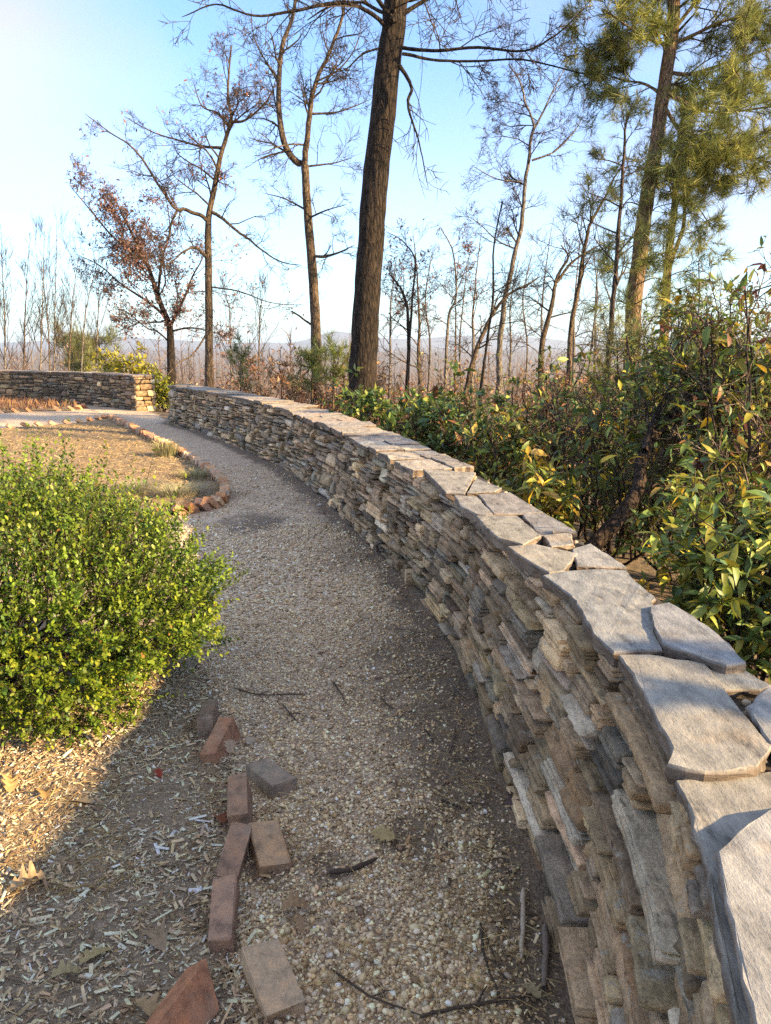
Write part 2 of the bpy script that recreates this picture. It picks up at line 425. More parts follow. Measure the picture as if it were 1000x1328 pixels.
def warp(a, b, n, p=2.2):
    t = np.linspace(-1, 1, n); s = np.sign(t) * np.abs(t) ** p
    return a + (s + 1) / 2 * (b - a)
gx = np.unique(np.concatenate([-np.geomspace(14, 5600, 40), np.linspace(-14, 14, 85), np.geomspace(14, 5600, 40)]))
gy = np.unique(np.concatenate([-np.geomspace(6, 5600, 22), np.linspace(-6, 34, 121), np.geomspace(34, 5600, 50)]))
grid_sheet('ground', gx, gy, lambda x, y: terrain(x, y) - .03, M['ground'], label='brown leaf littered ground falling away behind the walls', cat='ground')

# outline of the brick-edged round bed (ground points read from the brick line)
ARC_PX = [(141, 544), (165, 555), (190, 569), (210, 579), (235, 592), (255, 604), (275, 619), (291, 636), (290, 652), (270, 662), (245, 667), (226, 670)]
ARC = catmull([gp(a, b)[:2] for a, b in ARC_PX], 6)
FRONT = catmull([gp(a, b)[:2] for a, b in [(141, 544), (110, 549), (60, 553), (0, 558), (-60, 560)]], 6)
BACK = catmull([gp(a, b)[:2] for a, b in [(113, 529), (95, 532), (60, 533), (0, 536), (-50, 538)]], 6)
bedpoly = np.vstack([ARC, gp(180, 690)[:2][None], gp(60, 720)[:2][None], gp(-300, 720)[:2][None], FRONT[::-1]])
def inpoly(x, y, P):
    x = np.asarray(x, float); y = np.asarray(y, float); r = np.zeros(x.shape, bool)
    for i in range(len(P)):
        x1, y1 = P[i - 1]; x2, y2 = P[i]
        c = ((y1 > y) != (y2 > y)) & (x < (x2 - x1) * (y - y1) / (y2 - y1 + 1e-12) + x1)
        r ^= c
    return r
backpoly = np.vstack([BACK, np.array([[-12.8, 21.0], [-11, 21.8], [-9.9, 21.5], [-8.6, 20.7]])])
# edge between the wood-chip bed and the gravel, along the loose bricks
EDGE = np.array([gp(*p)[:2] for p in [(330, 1420), (300, 1300), (300, 1200), (290, 1130), (305, 1040), (285, 960), (265, 900), (240, 800), (228, 700), (205, 668), (150, 660)]])
chip_poly = np.vstack([EDGE, [[-6, EDGE[-1][1]], [-6, .4], [EDGE[0][0], .4]]])

gz = lambda x, y: microz(x, y)
# path: everything inside the walls that is not bed
px_ = np.concatenate([np.linspace(-16, -3.2, 90), np.linspace(-3.1, 1.0, 130)])
py_ = np.concatenate([np.linspace(-4, .8, 20), np.linspace(.82, 5, 150), np.linspace(5.05, 24, 180)])
def pathmask(x, y): return (x < xwall(y) - .2) & ~inpoly(x, y, chip_poly * 1.0)
grid_sheet('gravel_path', px_, py_, gz, M['gravel'], pathmask, lambda x, y: np.repeat(np.maximum(dirt(x, y), .30 * np.clip(4.6 - y, 0, 1))[:, None], 3, 1), label='tan pea gravel path running along the curved wall', cat='path')
cx_ = np.linspace(-6, .0, 140); cy_ = np.linspace(.4, 8, 170)
def hump(x, y): return np.clip((EDGE[:, 0].max() - x) * .05, 0, .05) * 0
grid_sheet('wood_chip_bed', cx_, cy_, lambda x, y: microz(x, y) + .004 + .012 * fbm(x * 6, y * 6, 9), M['mulch'], lambda x, y: inpoly(x, y, chip_poly), label='wood chip mulch bed around the boxwood', cat='bed')
bx_ = np.linspace(-13, -1, 220); by_ = np.linspace(6, 17, 190)
grid_sheet('planting_bed', bx_, by_, lambda x, y: microz(x, y) + .006 + .05 * fbm(x * 1.5, y * 1.5, 9), M['bed'], lambda x, y: inpoly(x, y, bedpoly), label='sunlit strawy round bed inside the brick edging', cat='bed')
grid_sheet('back_bed', np.linspace(-14, -6, 120), np.linspace(15, 23, 90), lambda x, y: microz(x, y) + .01, M['bed'], lambda x, y: inpoly(x, y, backpoly), label='narrow mulched bed below the far wall', cat='bed')

# ------------------------------------------------------------------ stone walls
STONE_PAL = [(.255, .205, .15), (.28, .23, .17), (.24, .20, .155), (.275, .24, .18), (.30, .255, .185), (.25, .22, .175), (.26, .24, .205), (.28, .25, .185),
             (.255, .195, .14), (.20, .165, .125), (.23, .19, .145), (.29, .255, .19), (.30, .275, .215), (.28, .20, .13), (.285, .245, .15), (.32, .30, .255)]
def line_fn(W):
    tt = np.arange(len(W)); Wd = catmull(W, 24)
    seg = np.hypot(np.diff(Wd[:, 0]), np.diff((Wd[:, 1] + Wd[:, 2]) / 2)); U = np.concatenate([[0], np.cumsum(seg)])
    dy = np.gradient(Wd[:, 0]); dx = np.gradient((Wd[:, 1] + Wd[:, 2]) / 2); q = np.hypot(dx, dy)
    nx, ny = -dy / q, dx / q            # to the path side (left of travel)
    def surf(u, v, d):                  # v 0..1 base to top fraction, d outwards from the face
        f = lambda a: np.interp(u, U, a)
        x = f(Wd[:, 1]) * (1 - v) + f(Wd[:, 2]) * v; y = f(Wd[:, 0])
        return x + f(nx) * d, y + f(ny) * d
    return surf, U[-1], (lambda u: np.interp(u, U, Wd[:, 3])), (lambda y: np.interp(y, Wd[:, 0], U)), (lambda u: np.interp(u, U, Wd[:, 0]))

def pack(L, H, rng, wm=.17, hm=.07, wmax=.42, hmax=.15, lf=lambda u: 1.0):
    sky_ = [[0.0, L, 0.0]]; out = []
    while True:
        i = min(range(len(sky_)), key=lambda k: sky_[k][2]); a, b, h = sky_[i]
        if h >= H - 1e-6: break
        W = b - a
        hl = sky_[i - 1][2] if i > 0 else 9; hr = sky_[i + 1][2] if i + 1 < len(sky_) else 9
        w = float(np.clip(wm * lf(a) * math.exp(rng.normal(0, .5)), .07, wmax * lf(a)))
        if W - w < .065 or W < .12: w = W if W < wmax * lf(a) + .06 else W / 2
        e = float(np.clip(hm * (1 + (lf(a) - 1) * .5) * math.exp(rng.normal(0, .55)), .020, hmax))
        if rng.random() < .06: e = rng.uniform(.08, .14)
        nb = min(hl, hr) - h
        if w >= W - 1e-6 and .02 < nb < .16: e = nb
        if h + e > H - .03: e = H - h
        side = rng.random() < .5
        u0 = a if side or w >= W - 1e-6 else b - w
        out.append((u0, u0 + w, h, h + e))
        new = [[u0, u0 + w, h + e]]
        if u0 > a + 1e-6: new.insert(0, [a, u0, h])
        if u0 + w < b - 1e-6: new.append([u0 + w, b, h])
        sky_[i:i + 1] = new
        k = 0
        while k + 1 < len(sky_):
            if abs(sky_[k][2] - sky_[k + 1][2]) < .012:
                sky_[k][2] = max(sky_[k][2], sky_[k + 1][2]); sky_[k][1] = sky_[k + 1][1]; del sky_[k + 1]
            else: k += 1
    return out

def stone_grid(w, h, rng, nx, ny, rough, g=.0065, d0=None):
    """front sheet of one cleaved stone: (a, b, d) points on a grid plus a buried back ring"""
    bev = min(.0035, .10 * h)
    A = np.concatenate([[0], [bev / w], np.linspace(0, 1, nx + 1)[1:-1], [1 - bev / w], [1]]) if nx > 1 else np.array([0, bev / w, 1 - bev / w, 1])
    B = np.concatenate([[0], [bev / h], np.linspace(0, 1, ny + 1)[1:-1], [1 - bev / h], [1]]) if ny > 1 else np.array([0, bev / h, 1 - bev / h, 1])
    a, b = np.meshgrid(A, B); m, n = a.shape
    ca, cb = a * 2 - 1, b * 2 - 1
    # uneven outline: slanting ends, wedge-shaped beds, snapped corners
    if d0 is not None: pass
    e0, e1, w0, w1 = rng.normal(0, .22, 2).tolist() + rng.normal(0, .09, 2).tolist()
    k = np.where(rng.random(4) < .45, rng.uniform(.10, .42, 4), 0)
    cut = (k[0] * (ca < 0) * (cb < 0) + k[1] * (ca > 0) * (cb < 0) + k[2] * (ca < 0) * (cb > 0) + k[3] * (ca > 0) * (cb > 0)) * (np.abs(ca) * np.abs(cb)) ** 5
    xa = ca * (1 - cut * min(1, h / w)) + (np.where(ca < 0, e0, e1) * cb * np.abs(ca) ** 3) * min(.5, h / w) + rng.normal(0, .008, a.shape)
    xb = cb * (1 - cut * .6) + np.where(cb < 0, w0, w1) * ca * np.abs(cb) ** 3 + rng.normal(0, .014, a.shape)
    if d0 is None: xa = xa * rng.uniform(.95, 1.0); xb = xb * rng.uniform(.93, 1.0)
    ua = np.clip(xa * .5 + .5, -.03, 1.03) * (w - 2 * g) + g; ub = np.clip(xb * .5 + .5, -.05, 1.05) * (h - 2 * g) + g
    ring = (a == 0) | (a == 1) | (b == 0) | (b == 1)
    # face = lowest of a few broken planes
    sc = min(h, .10)
    d = np.full(a.shape, 9.0)
    for q in range(rng.integers(2, 5)):
        ga, gb = rng.normal(0, .12), rng.normal(-.02, .20)
        d = np.minimum(d, rng.uniform(0, .012) + ga * ca * sc + gb * cb * sc * .8)
    d = d + rng.normal(.002, .014) if d0 is None else d * .35 + d0
    # cleaved steps parallel to the bedding
    for _ in range(rng.integers(1, 5) if d0 is None else 0):
        c0 = rng.uniform(-.85, .85); sl = rng.normal(0, .12)
        d = d - rng.uniform(.003, .016) * ((cb - sl * ca) * rng.choice([-1, 1]) > c0)
    d = np.clip(d, -.04, .045) + rng.normal(0, rough, a.shape) - ring * rng.uniform(.003, .008)
    idx = np.arange(m * n).reshape(m, n)
    faces = np.stack([idx[:-1, :-1], idx[:-1, 1:], idx[1:, 1:], idx[1:, :-1]], -1).reshape(-1, 4)
    rim = np.concatenate([idx[0, :], idx[1:, -1], idx[-1, -2::-1], idx[-2:0:-1, 0]])
    bk = np.arange(len(rim)) + m * n
    ua = np.concatenate([ua.ravel(), ua.ravel()[rim]]); ub = np.concatenate([ub.ravel(), ub.ravel()[rim]])
    d = np.concatenate([d.ravel(), np.full(len(rim), -.10)])
    sidef = np.stack([rim, bk, np.roll(bk, -1), np.roll(rim, -1)], -1)
    return ua, ub, d, np.vstack([faces, sidef])

def build_face(root, surf, L, H, rng, limit, flip=False, u_off=0.0, wm=.20, hm=.041, stuffname='stone_packing', near=True, pal=STONE_PAL, z0=-.03):
    rects = pack(L, H - z0, rng, wm, hm, lf=(lambda u: 1.0 + .2 * float(np.clip((5.0 - u) / 2.2, 0, 1))) if near else (lambda u: 1.0))
    items = []
    for (u0, u1, v0, v1) in rects:
        uc = (u0 + u1) / 2 + u_off; x, y = surf(uc, .5, 0)
        dist = math.hypot(float(x), float(y))
        items.append((-(u1 - u0) * (v1 - v0) / max(dist, .8) ** 2 if y > .3 else 0, u0, u1, v0, v1, dist))
    items.sort(key=lambda t: t[0])
    BV, BF, BT, bn = [], [], [], 0
    for k, (_, u0, u1, v0, v1, dist) in enumerate(items):
        w, h = u1 - u0, v1 - v0
        if dist < 3.2 and near: nx, ny, ro = max(5, int(w / .024)), max(4, int(h / .011)), .0018
        elif dist < 6 and near: nx, ny, ro = max(3, int(w / .05)), max(2, int(h / .03)), .002
        else: nx, ny, ro = (3, 2, .003) if w > .10 else (2, 1, .003)
        if dist < 7 and near and h > .030 and rng.random() < .72:
            # slate: a few thin beds split from the same block, each with its own broken edge
            nl = int(np.clip(round(h / rng.uniform(.013, .024)), 2, 5)); cutz = np.sort(rng.uniform(.12, .88, nl - 1)); cutz = np.concatenate([[0], cutz, [1]])
            base = rng.normal(.002, .009); lean = rng.normal(0, .006); UA, UB, DD, FF, c0 = [], [], [], [], 0
            for q in range(nl):
                hq = (cutz[q + 1] - cutz[q]) * (h - .009)
                if hq < .004: continue
                e = np.abs(rng.normal(0, .010, 2)) + .005; wq = max(.03, w - e.sum())
                a1, b1, d1, f1 = stone_grid(wq, hq, rng, max(3, int(wq / .035)), 1, .0016, .0006, base + rng.normal(0, .0045) + lean * q)
                UA.append(a1 + e[0]); UB.append(b1 + cutz[q] * (h - .009) + .0045); DD.append(d1); FF.append(f1 + c0); c0 += len(a1)
            ua, ub, d, F = np.concatenate(UA), np.concatenate(UB), np.concatenate(DD), np.vstack(FF)
        else:
            ua, ub, d, F = stone_grid(w, h, rng, nx, ny, ro)
        z = ub + v0 + z0; x, y = surf(ua + u0 + u_off, np.clip(z / max(H, .01), -.1, 1.05), d)
        V = np.stack([x, y, z], -1)
        if flip: F = F[:, ::-1]
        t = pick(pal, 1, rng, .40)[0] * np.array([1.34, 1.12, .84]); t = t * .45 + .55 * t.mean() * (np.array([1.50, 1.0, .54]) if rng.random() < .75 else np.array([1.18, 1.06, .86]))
        if k < limit:
            mesh_from('stone', local(V, root), F, M['stone'], root, tint=t)
        else:
            BV.append(local(V, root)); BF.append(F + bn); bn += len(V); BT.append(np.tile(t, (len(V), 1)))
    if BV:
        o = mesh_from(stuffname, np.vstack(BV), np.vstack(BF), M['stone'], root, tint=np.vstack(BT))
        o['kind'] = 'stuff'

def core(root, surf, L, H, thick, inset, name='core', u0=0.02, mat=None):
    us = np.linspace(u0, L - .02, 120); V = []; F = []
    for u in us:
        t = float(thick(u))
        for v, d, z in ((0, -inset, -.25), (1, -inset, H), (1, -t, H), (0, -t - .03, -.9)):
            x, y = surf(u, v, d); V.append((x, y, z))
    n = len(us)
    for i in range(n - 1):
        for k in range(4):
            F.append((i * 4 + k, i * 4 + (k + 1) % 4, i * 4 + 4 + (k + 1) % 4, i * 4 + 4 + k))
    F += [(0, 3, 2, 1), (n * 4 - 4, n * 4 - 3, n * 4 - 2, n * 4 - 1)]
    return mesh_from(name, local(V, root), F, mat or M['stone'], root, tint=(.06, .047, .034))

def slab(name, poly, ztop, th, root, tint, rng, tilt=(0, 0), rough=.006, mat=None, grow_=0):
    """a flat quarried slab with a broken edge: poly is its xy outline"""
    P = np.asarray(poly, float)
    area = .5 * np.sum(P[:, 0] * np.roll(P[:, 1], -1) - np.roll(P[:, 0], -1) * P[:, 1])
    if area < 0: P = P[::-1]
    Q = []
    for i in range(len(P)):
        a, b = P[i], P[(i + 1) % len(P)]; L = np.hypot(*(b - a)); k = int(np.clip(L / .026, 1, 14)); dist = math.hypot(*a)
        if dist > 5: k = min(k, 4)
        nrm = np.array([(b - a)[1], -(b - a)[0]]) / (L + 1e-9); rr = [rng.uniform(.6, 1.4), rng.uniform(0, 6.3), rng.uniform(1.8, 3.2), rng.uniform(0, 6.3)]
        for j in range(k):
            t = j / k; wv = rough * (math.sin(6.3 * t * rr[0] + rr[1]) + .7 * math.sin(6.3 * t * rr[2] + rr[3])) * math.sin(math.pi * t)
            Q.append(a * (1 - t) + b * t + nrm * (wv + rng.normal(0, rough * .45) * (1 if j else .5)))
    Q = np.array(Q); n = len(Q); c = Q.mean(0)
    if grow_: e_ = np.roll(Q, -1, 0) - np.roll(Q, 1, 0); e_ = np.column_stack([e_[:, 1], -e_[:, 0]]); Q = Q + grow_ * e_ / (np.linalg.norm(e_, axis=1, keepdims=True) + 1e-9)
    def ringz(S, z0, jit): return np.column_stack([S, np.full(n, z0) + (S - c) @ np.array(tilt) + rng.normal(0, jit, n)])
    nrm = (np.roll(Q, -1, 0) - np.roll(Q, 1, 0)); nrm = np.column_stack([nrm[:, 1], -nrm[:, 0]]); nrm /= np.linalg.norm(nrm, axis=1, keepdims=True) + 1e-9
    R0 = ringz(Q - nrm * .004, ztop, .0006)
    R1 = ringz(Q + nrm * rng.normal(0, .002, n)[:, None], ztop - .006, .0015)
    R2 = ringz(Q + nrm * rng.normal(-.003, .0025, n)[:, None], ztop - th * .5, .0015)
    R3 = ringz(Q - nrm * np.abs(rng.normal(.006, .006, n))[:, None], ztop - th, .003)
    V = np.vstack([R0, R1, R2, R3]); F = [list(range(n))]
    for r in range(3):
        for i in range(n):
            j = (i + 1) % n; F.append([r * n + i, (r + 1) * n + i, (r + 1) * n + j, r * n + j])
    F.append([3 * n + i for i in range(n)][::-1])
    T = np.tile(np.asarray(tint, float), (4 * n, 1)); T[n:] = np.array([.15, .115, .085]) * rng.uniform(.8, 1.25)  # darker sides: brown weathered edge, with side shade also put into the tint
    return mesh_from(name, local(V, root), F, mat or M['cap'], root, tint=T)

CAP_PAL = [(.30, .26, .205), (.28, .26, .225), (.32, .275, .205), (.26, .235, .195), (.33, .28, .20), (.29, .255, .215)]
def build_near_wall():
    rng = np.random.default_rng(11)
    surf, L, thick, u_of_y, y_of_u = line_fn(WC)
    bx, by = surf(u_of_y(5.0), 0, -.15)
    root = empty('stone_wall', (float(bx), float(by), 0), 'long curving dry stacked wall of brown and grey stones beside the gravel path', 'wall')
    H = .716
    core(root, surf, L, H + .002, thick, .085)
    build_face(root, surf, L, H, rng, 300, flip=True)
    # outer face: packed rubble
    so = lambda u, v, d: surf(u, v, -thick(u) - .0 - d)
    build_face(root, so, L, H, rng, 0, wm=.34, hm=.12, stuffname='outer_stone_packing', near=False)
    # near capstones, read one by one
    Z = .755
    caps = [
        ('B', [(804, 849), (826, 849), (857, 851), (913, 861), (937, 892), (958, 921), (982, 950), (999, 966), (984, 985), (980, 992), (942, 999), (913, 1000), (868, 990), (876, 969), (855, 934), (837, 897), (818, 866)], Z, .040, (.34, .315, .27)),
        ('C', [(706, 746), (736, 740), (790, 738), (811, 740), (829, 759), (847, 772), (843, 792), (845, 815), (857, 842), (826, 841), (797, 845), (772, 822), (757, 792), (742, 771), (721, 756)], Z, .042, (.335, .335, .32)),
        ('D', [(845, 786), (868, 781), (900, 800), (932, 824), (966, 859), (942, 862), (905, 849), (861, 834), (850, 811)], Z + .012, .035, (.31, .31, .31)),
        ('E', [(913, 864), (958, 865), (998, 888), (984, 893), (940, 893)], Z - .012, .03, (.36, .34, .29)),
        ('F', [(971, 916), (1000, 891), (1060, 915), (1085, 985), (1002, 962), (986, 940)], Z + .004, .035, (.35, .34, .32)),
        ('A1', [(879, 1013), (940, 1010), (1000, 1001), (1075, 1012), (1120, 1100), (1180, 1420), (985, 1420), (958, 1328), (930, 1180), (914, 1100), (900, 1050)], Z - .02, .032, (.345, .32, .275)),
        ('A2', [(935, 1105), (960, 1080), (1000, 1052), (1070, 1040), (1140, 1150), (1230, 1500), (1010, 1500), (985, 1328), (958, 1220), (942, 1150)], Z + .008, .026, (.36, .345, .32)),
        ('G1', [(660, 709), (694, 706), (748, 717), (730, 739), (713, 742), (682, 724)], Z, .05, (.36, .33, .275)),
        ('G2', [(744, 712), (766, 705), (811, 735), (790, 734), (750, 733)], Z - .004, .04, (.33, .32, .30)),
        ('H', [(619, 669), (670, 669), (700, 694), (678, 705), (648, 697), (632, 684)], Z + .006, .046, (.37, .345, .29)),
        ('H2', [(678, 667), (706, 666), (748, 690), (718, 688), (702, 694)], Z - .002, .04, (.34, .32, .30)),
        ('H3', [(706, 694), (740, 691), (742, 705), (716, 708)], Z, .03, (.36, .34, .30)),
        ('I', [(590, 642), (618, 644), (640, 668), (621, 667), (600, 657)], Z, .04, (.37, .35, .31)),
        ('I2', [(622, 642), (661, 639), (703, 663), (676, 665), (642, 666)], Z + .002, .04, (.34, .315, .29)),
        ('J', [(550, 609), (616, 613), (602, 639), (580, 638)], Z + .003, .04, (.37, .34, .29)),
        ('J2', [(618, 620), (650, 633), (640, 638), (607, 639)], Z, .035, (.36, .34, .30)),
    ]
    for _, poly, z, th, t in caps:
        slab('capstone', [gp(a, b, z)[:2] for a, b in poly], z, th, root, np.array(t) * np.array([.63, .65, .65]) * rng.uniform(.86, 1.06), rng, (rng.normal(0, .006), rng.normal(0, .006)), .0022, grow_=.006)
    # the rest of the coping, laid in one or two pieces across
    u = float(u_of_y(4.74))
    while u < L - .05:
        ln = float(np.clip(rng.normal(.36, .13), .16, .7)); u1 = min(u + ln, L + .03)
        if L + .03 - u1 < .15: u1 = L + .03
        t = float(thick(u)) + .02; sk = rng.normal(0, .05, 3)
        cuts = [-.03, t] if rng.random() < .4 else [-.03, t * rng.uniform(.35, .65), t]
        for a, b in zip(cuts[:-1], cuts[1:]):
            j = rng.normal(0, .014, 6)
            pts = [(u + .006 + j[0] + sk[0] * a, a + .006 + j[4]), (u + .006 + j[1] + sk[0] * b, b - .006), (u1 - .006 + j[2] + sk[1] * b, b - .006 + j[5]), (u1 - .006 + j[3] + sk[1] * a, a + .006)]
            xy = [[float(q) for q in surf(min(max(p, 0), L), 1, -d)] for p, d in pts]
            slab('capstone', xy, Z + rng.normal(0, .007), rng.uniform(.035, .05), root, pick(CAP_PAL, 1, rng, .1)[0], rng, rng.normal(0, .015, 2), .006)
        u = u1
    # small rubble filling the joints of the coping
    n = 900
    uu = rng.uniform(u_of_y(.8), L, n); dd = rng.uniform(0.03, .95, n) * thick(uu)
    x, y = surf(uu, 1, -dd)
    TV, TFc = PEB
    V, Fc = scatter(TV, TFc, rot_rand(n, rng), rng.uniform(.006, .017, n)[:, None] * rng.uniform(.6, 1.3, (n, 3)), np.column_stack([x, y, np.full(n, H + .006)]))
    o = mesh_from('joint_rubble', local(V, root), Fc, M['pebble'], root, tint=np.repeat(pick([(.36, .27, .15), (.30, .24, .17), (.4, .34, .24)], n, rng), len(TV), 0)); o['kind'] = 'stuff'
    return root

def ico():
    t = (1 + 5 ** .5) / 2
    V = np.array([(-1, t, 0), (1, t, 0), (-1, -t, 0), (1, -t, 0), (0, -1, t), (0, 1, t), (0, -1, -t), (0, 1, -t), (t, 0, -1), (t, 0, 1), (-t, 0, -1), (-t, 0, 1)]) / math.hypot(1, t)
    F = np.array([(0, 11, 5), (0, 5, 1), (0, 1, 7), (0, 7, 10), (0, 10, 11), (1, 5, 9), (5, 11, 4), (11, 10, 2), (10, 7, 6), (7, 1, 8), (3, 9, 4), (3, 4, 2), (3, 2, 6), (3, 6, 8), (3, 8, 9), (4, 9, 5), (2, 4, 11), (6, 2, 10), (8, 6, 7), (9, 8, 1)])
    return V, F
PEB = ico()
build_near_wall()

def build_far_wall():
    rng = np.random.default_rng(23)
    surf, L, thick, u_of_y, _ = line_fn(FW)
    root = empty('stone_wall', (-6.0, 18.9, 0), 'far dry stacked stone wall with a squared sunlit end beyond the round bed', 'wall')
    H = .80
    core(root, surf, L, H, thick, .06, u0=.12)
    # the line runs from the squared end leftwards, so the face looking at the path is on its left-hand side
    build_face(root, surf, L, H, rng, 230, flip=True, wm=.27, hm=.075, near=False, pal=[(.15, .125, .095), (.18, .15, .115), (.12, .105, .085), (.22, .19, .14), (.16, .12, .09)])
    a = np.array([float(q) for q in surf(0.0, 1, 0)]); b = np.array([float(q) for q in surf(0.0, 1, -.5)])
    e = (b - a) / np.linalg.norm(b - a); nrm = np.array([e[1], -e[0]])
    if nrm @ np.array([1, -1]) < 0: nrm = -nrm
    se = lambda u, v, d: (a[0] + e[0] * np.asarray(u) + nrm[0] * (np.asarray(d) - .0), a[1] + e[1] * np.asarray(u) + nrm[1] * (np.asarray(d) - .0))
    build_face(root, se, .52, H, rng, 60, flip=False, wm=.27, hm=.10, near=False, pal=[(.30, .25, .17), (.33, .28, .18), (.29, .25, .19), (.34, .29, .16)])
    u = -.03
    while u < L:
        u1 = u + float(np.clip(rng.normal(.45, .14), .2, .8)); j = rng.normal(0, .015, 4)
        xy = [[float(q) for q in surf(min(max(p, 0), L), 1, d)] for p, d in ((u + .005, .03 + j[0]), (u + .005, -.52), (u1 - .005, -.52), (u1 - .005, .03 + j[1]))]
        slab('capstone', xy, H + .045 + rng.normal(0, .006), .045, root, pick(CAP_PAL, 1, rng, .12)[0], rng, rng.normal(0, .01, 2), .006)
        u = u1
build_far_wall()
# ------------------------------------------------------------------ bricks
BL, BW, BH = .200, .095, .062
def brick_mesh(rng, broken=False, seed=0):
    b = .0022
    def ringpts(x, y, z): 
        return [(-x + b, -y, z), (x - b, -y, z), (x, -y + b, z), (x, y - b, z), (x - b, y, z), (-x + b, y, z), (-x, y - b, z), (-x, -y + b, z)]
    x, y, z = BL / 2, BW / 2, BH / 2
    V = ringpts(x - b, y - b, -z) + ringpts(x, y, -z + b) + ringpts(x, y, z - b) + ringpts(x - b, y - b, z)
    V = np.array(V) + rng.normal(0, .0018, (32, 3))
    for q in range(rng.integers(1, 4)):      # knocked-off corners
        cidx = rng.integers(0, 32); near = np.linalg.norm(V - V[cidx], axis=1) < .012; V[near] *= 1 - rng.uniform(.04, .12)
    if broken:
        V[:, 0] = np.where(V[:, 0] > .02, .02 + (V[:, 0] - .02) * .35 + .5 * V[:, 1] + .35 * V[:, 2], V[:, 0])
    F = [list(range(8))[::-1]]
    for r in range(3):
        for i in range(8):
            j = (i + 1) % 8; F.append([r * 8 + i, r * 8 + j, r * 8 + 8 + j, r * 8 + 8 + i])
    F.append([24 + i for i in range(8)])
    return V, F
def place(V, eul, loc):
    R = np.array(Euler(eul).to_matrix()); return V @ R.T + np.asarray(loc)

rb = np.random.default_rng(5)
# (photo position of its middle, euler (roll about length, pitch, yaw) degrees with yaw 90 = pointing away, height of centre, colour, label)
LOOSE = [
    (270, 925, (88, 4, 97), .052, (.16, .125, .105), 'dark grey brown brick on edge tucked against the boxwood foliage'),
    (285, 957, (80, -16, 78), .040, (.27, .15, .105), 'tilted reddish brown brick on edge just off the boxwood'),
    (350, 1000, (4, 3, 128), .022, (.22, .20, .185), 'slate grey topped brick lying askew on the gravel'),
    (311, 1032, (82, -8, 100), .050, (.23, .155, .12), 'upright brown brick on edge beside a red leaf'),
    (348, 1092, (6, -6, 110), .022, (.34, .245, .17), 'tan topped brick lying flat with an orange front face'),
    (303, 1104, (97, -8, 88), .030, (.225, .155, .125), 'plain brown brick on edge touching another brick end to end'),
    (292, 1180, (84, -10, 97), .030, (.27, .185, .15), 'chipped pinkish brown brick on edge, last of the paired bricks'),
    (352, 1262, (3, -5, 116), .028, (.40, .32, .24), 'large pale tan brick lying flat, half on the gravel'),
]
for px, py, e, zc, t, lab in LOOSE:
    V, Fc = brick_mesh(rb)
    p = gp(px, py, zc + .02); p[2] = zc - .008 + float(microz(p[0], p[1]))
    o = mesh_from('brick', place(V, [math.radians(q) for q in e], (0, 0, 0)), Fc, M['brick'], tint=(np.array(t) * .85 + np.array([.25, .19, .145]) * .15) * np.array([1.30, 1.16, .96]), loc=p)
    tag(o, lab, 'brick', 'loose bricks along the chip bed edge')
V, Fc = brick_mesh(rb, True)
p = gp(243, 1300, .05); p[2] = .030
o = mesh_from('brick', place(V * 1.08, [math.radians(q) for q in (52, -14, 62)], (0, 0, 0)), Fc, M['brick'], tint=np.array((.40, .18, .095)), loc=p)
tag(o, 'bright orange broken brick with a sharp ridge in the wood chips', 'brick', 'loose bricks along the chip bed edge')

def edging(path, n, label, rng, pal, lean=42, sink=.04, start=0.0):
    P = np.asarray(path); s = np.concatenate([[0], np.cumsum(np.hypot(*np.diff(P, axis=0).T))])
    root = empty('brick_edging', (P[0][0], P[0][1], 0), label, 'edging', 'brick edgings around the beds')
    for k in range(n):
        u = s[-1] * (k + .5 + start) / n
        x, y = np.interp(u, s, P[:, 0]), np.interp(u, s, P[:, 1])
        x2, y2 = np.interp(u + .05, s, P[:, 0]), np.interp(u + .05, s, P[:, 1]); x1, y1 = np.interp(u - .05, s, P[:, 0]), np.interp(u - .05, s, P[:, 1])
        yaw = math.atan2(y2 - y1, x2 - x1)
        V, Fc = brick_mesh(rng)
        # the brick leans along the row, one corner up
        R = Matrix.Rotation(yaw, 3, 'Z') @ Matrix.Rotation(math.radians(-lean + rng.normal(0, 2.5)), 3, 'Y') @ Matrix.Rotation(rng.normal(0, .05), 3, 'Z') @ Matrix.Rotation(math.radians(0), 3, 'X')
        W = V @ np.array(R).T + np.array([x, y, sink + rng.normal(0, .006)])
        mesh_from('brick', local(W, root), Fc, M['brick'], root, tint=pick(pal, 1, rng, .14)[0])
    return root
BRP = [(.50, .25, .125), (.54, .29, .15), (.46, .22, .12), (.54, .35, .21), (.42, .25, .16), (.50, .38, .27)]
alen = np.hypot(*np.diff(ARC, axis=0).T).sum(); flen = np.hypot(*np.diff(FRONT, axis=0).T).sum(); blen = np.hypot(*np.diff(BACK, axis=0).T).sum()
edging(ARC, int(alen / .125), 'curved sawtooth row of orange leaning bricks bordering the round bed along the path', rb, BRP)
edging(FRONT, int(flen / .26), 'straighter row of leaning bricks crossing behind the round bed', rb, BRP, 35)
edging(BACK, int(blen / .30), 'row of leaning bricks along the bed under the far wall', rb, BRP, 40)

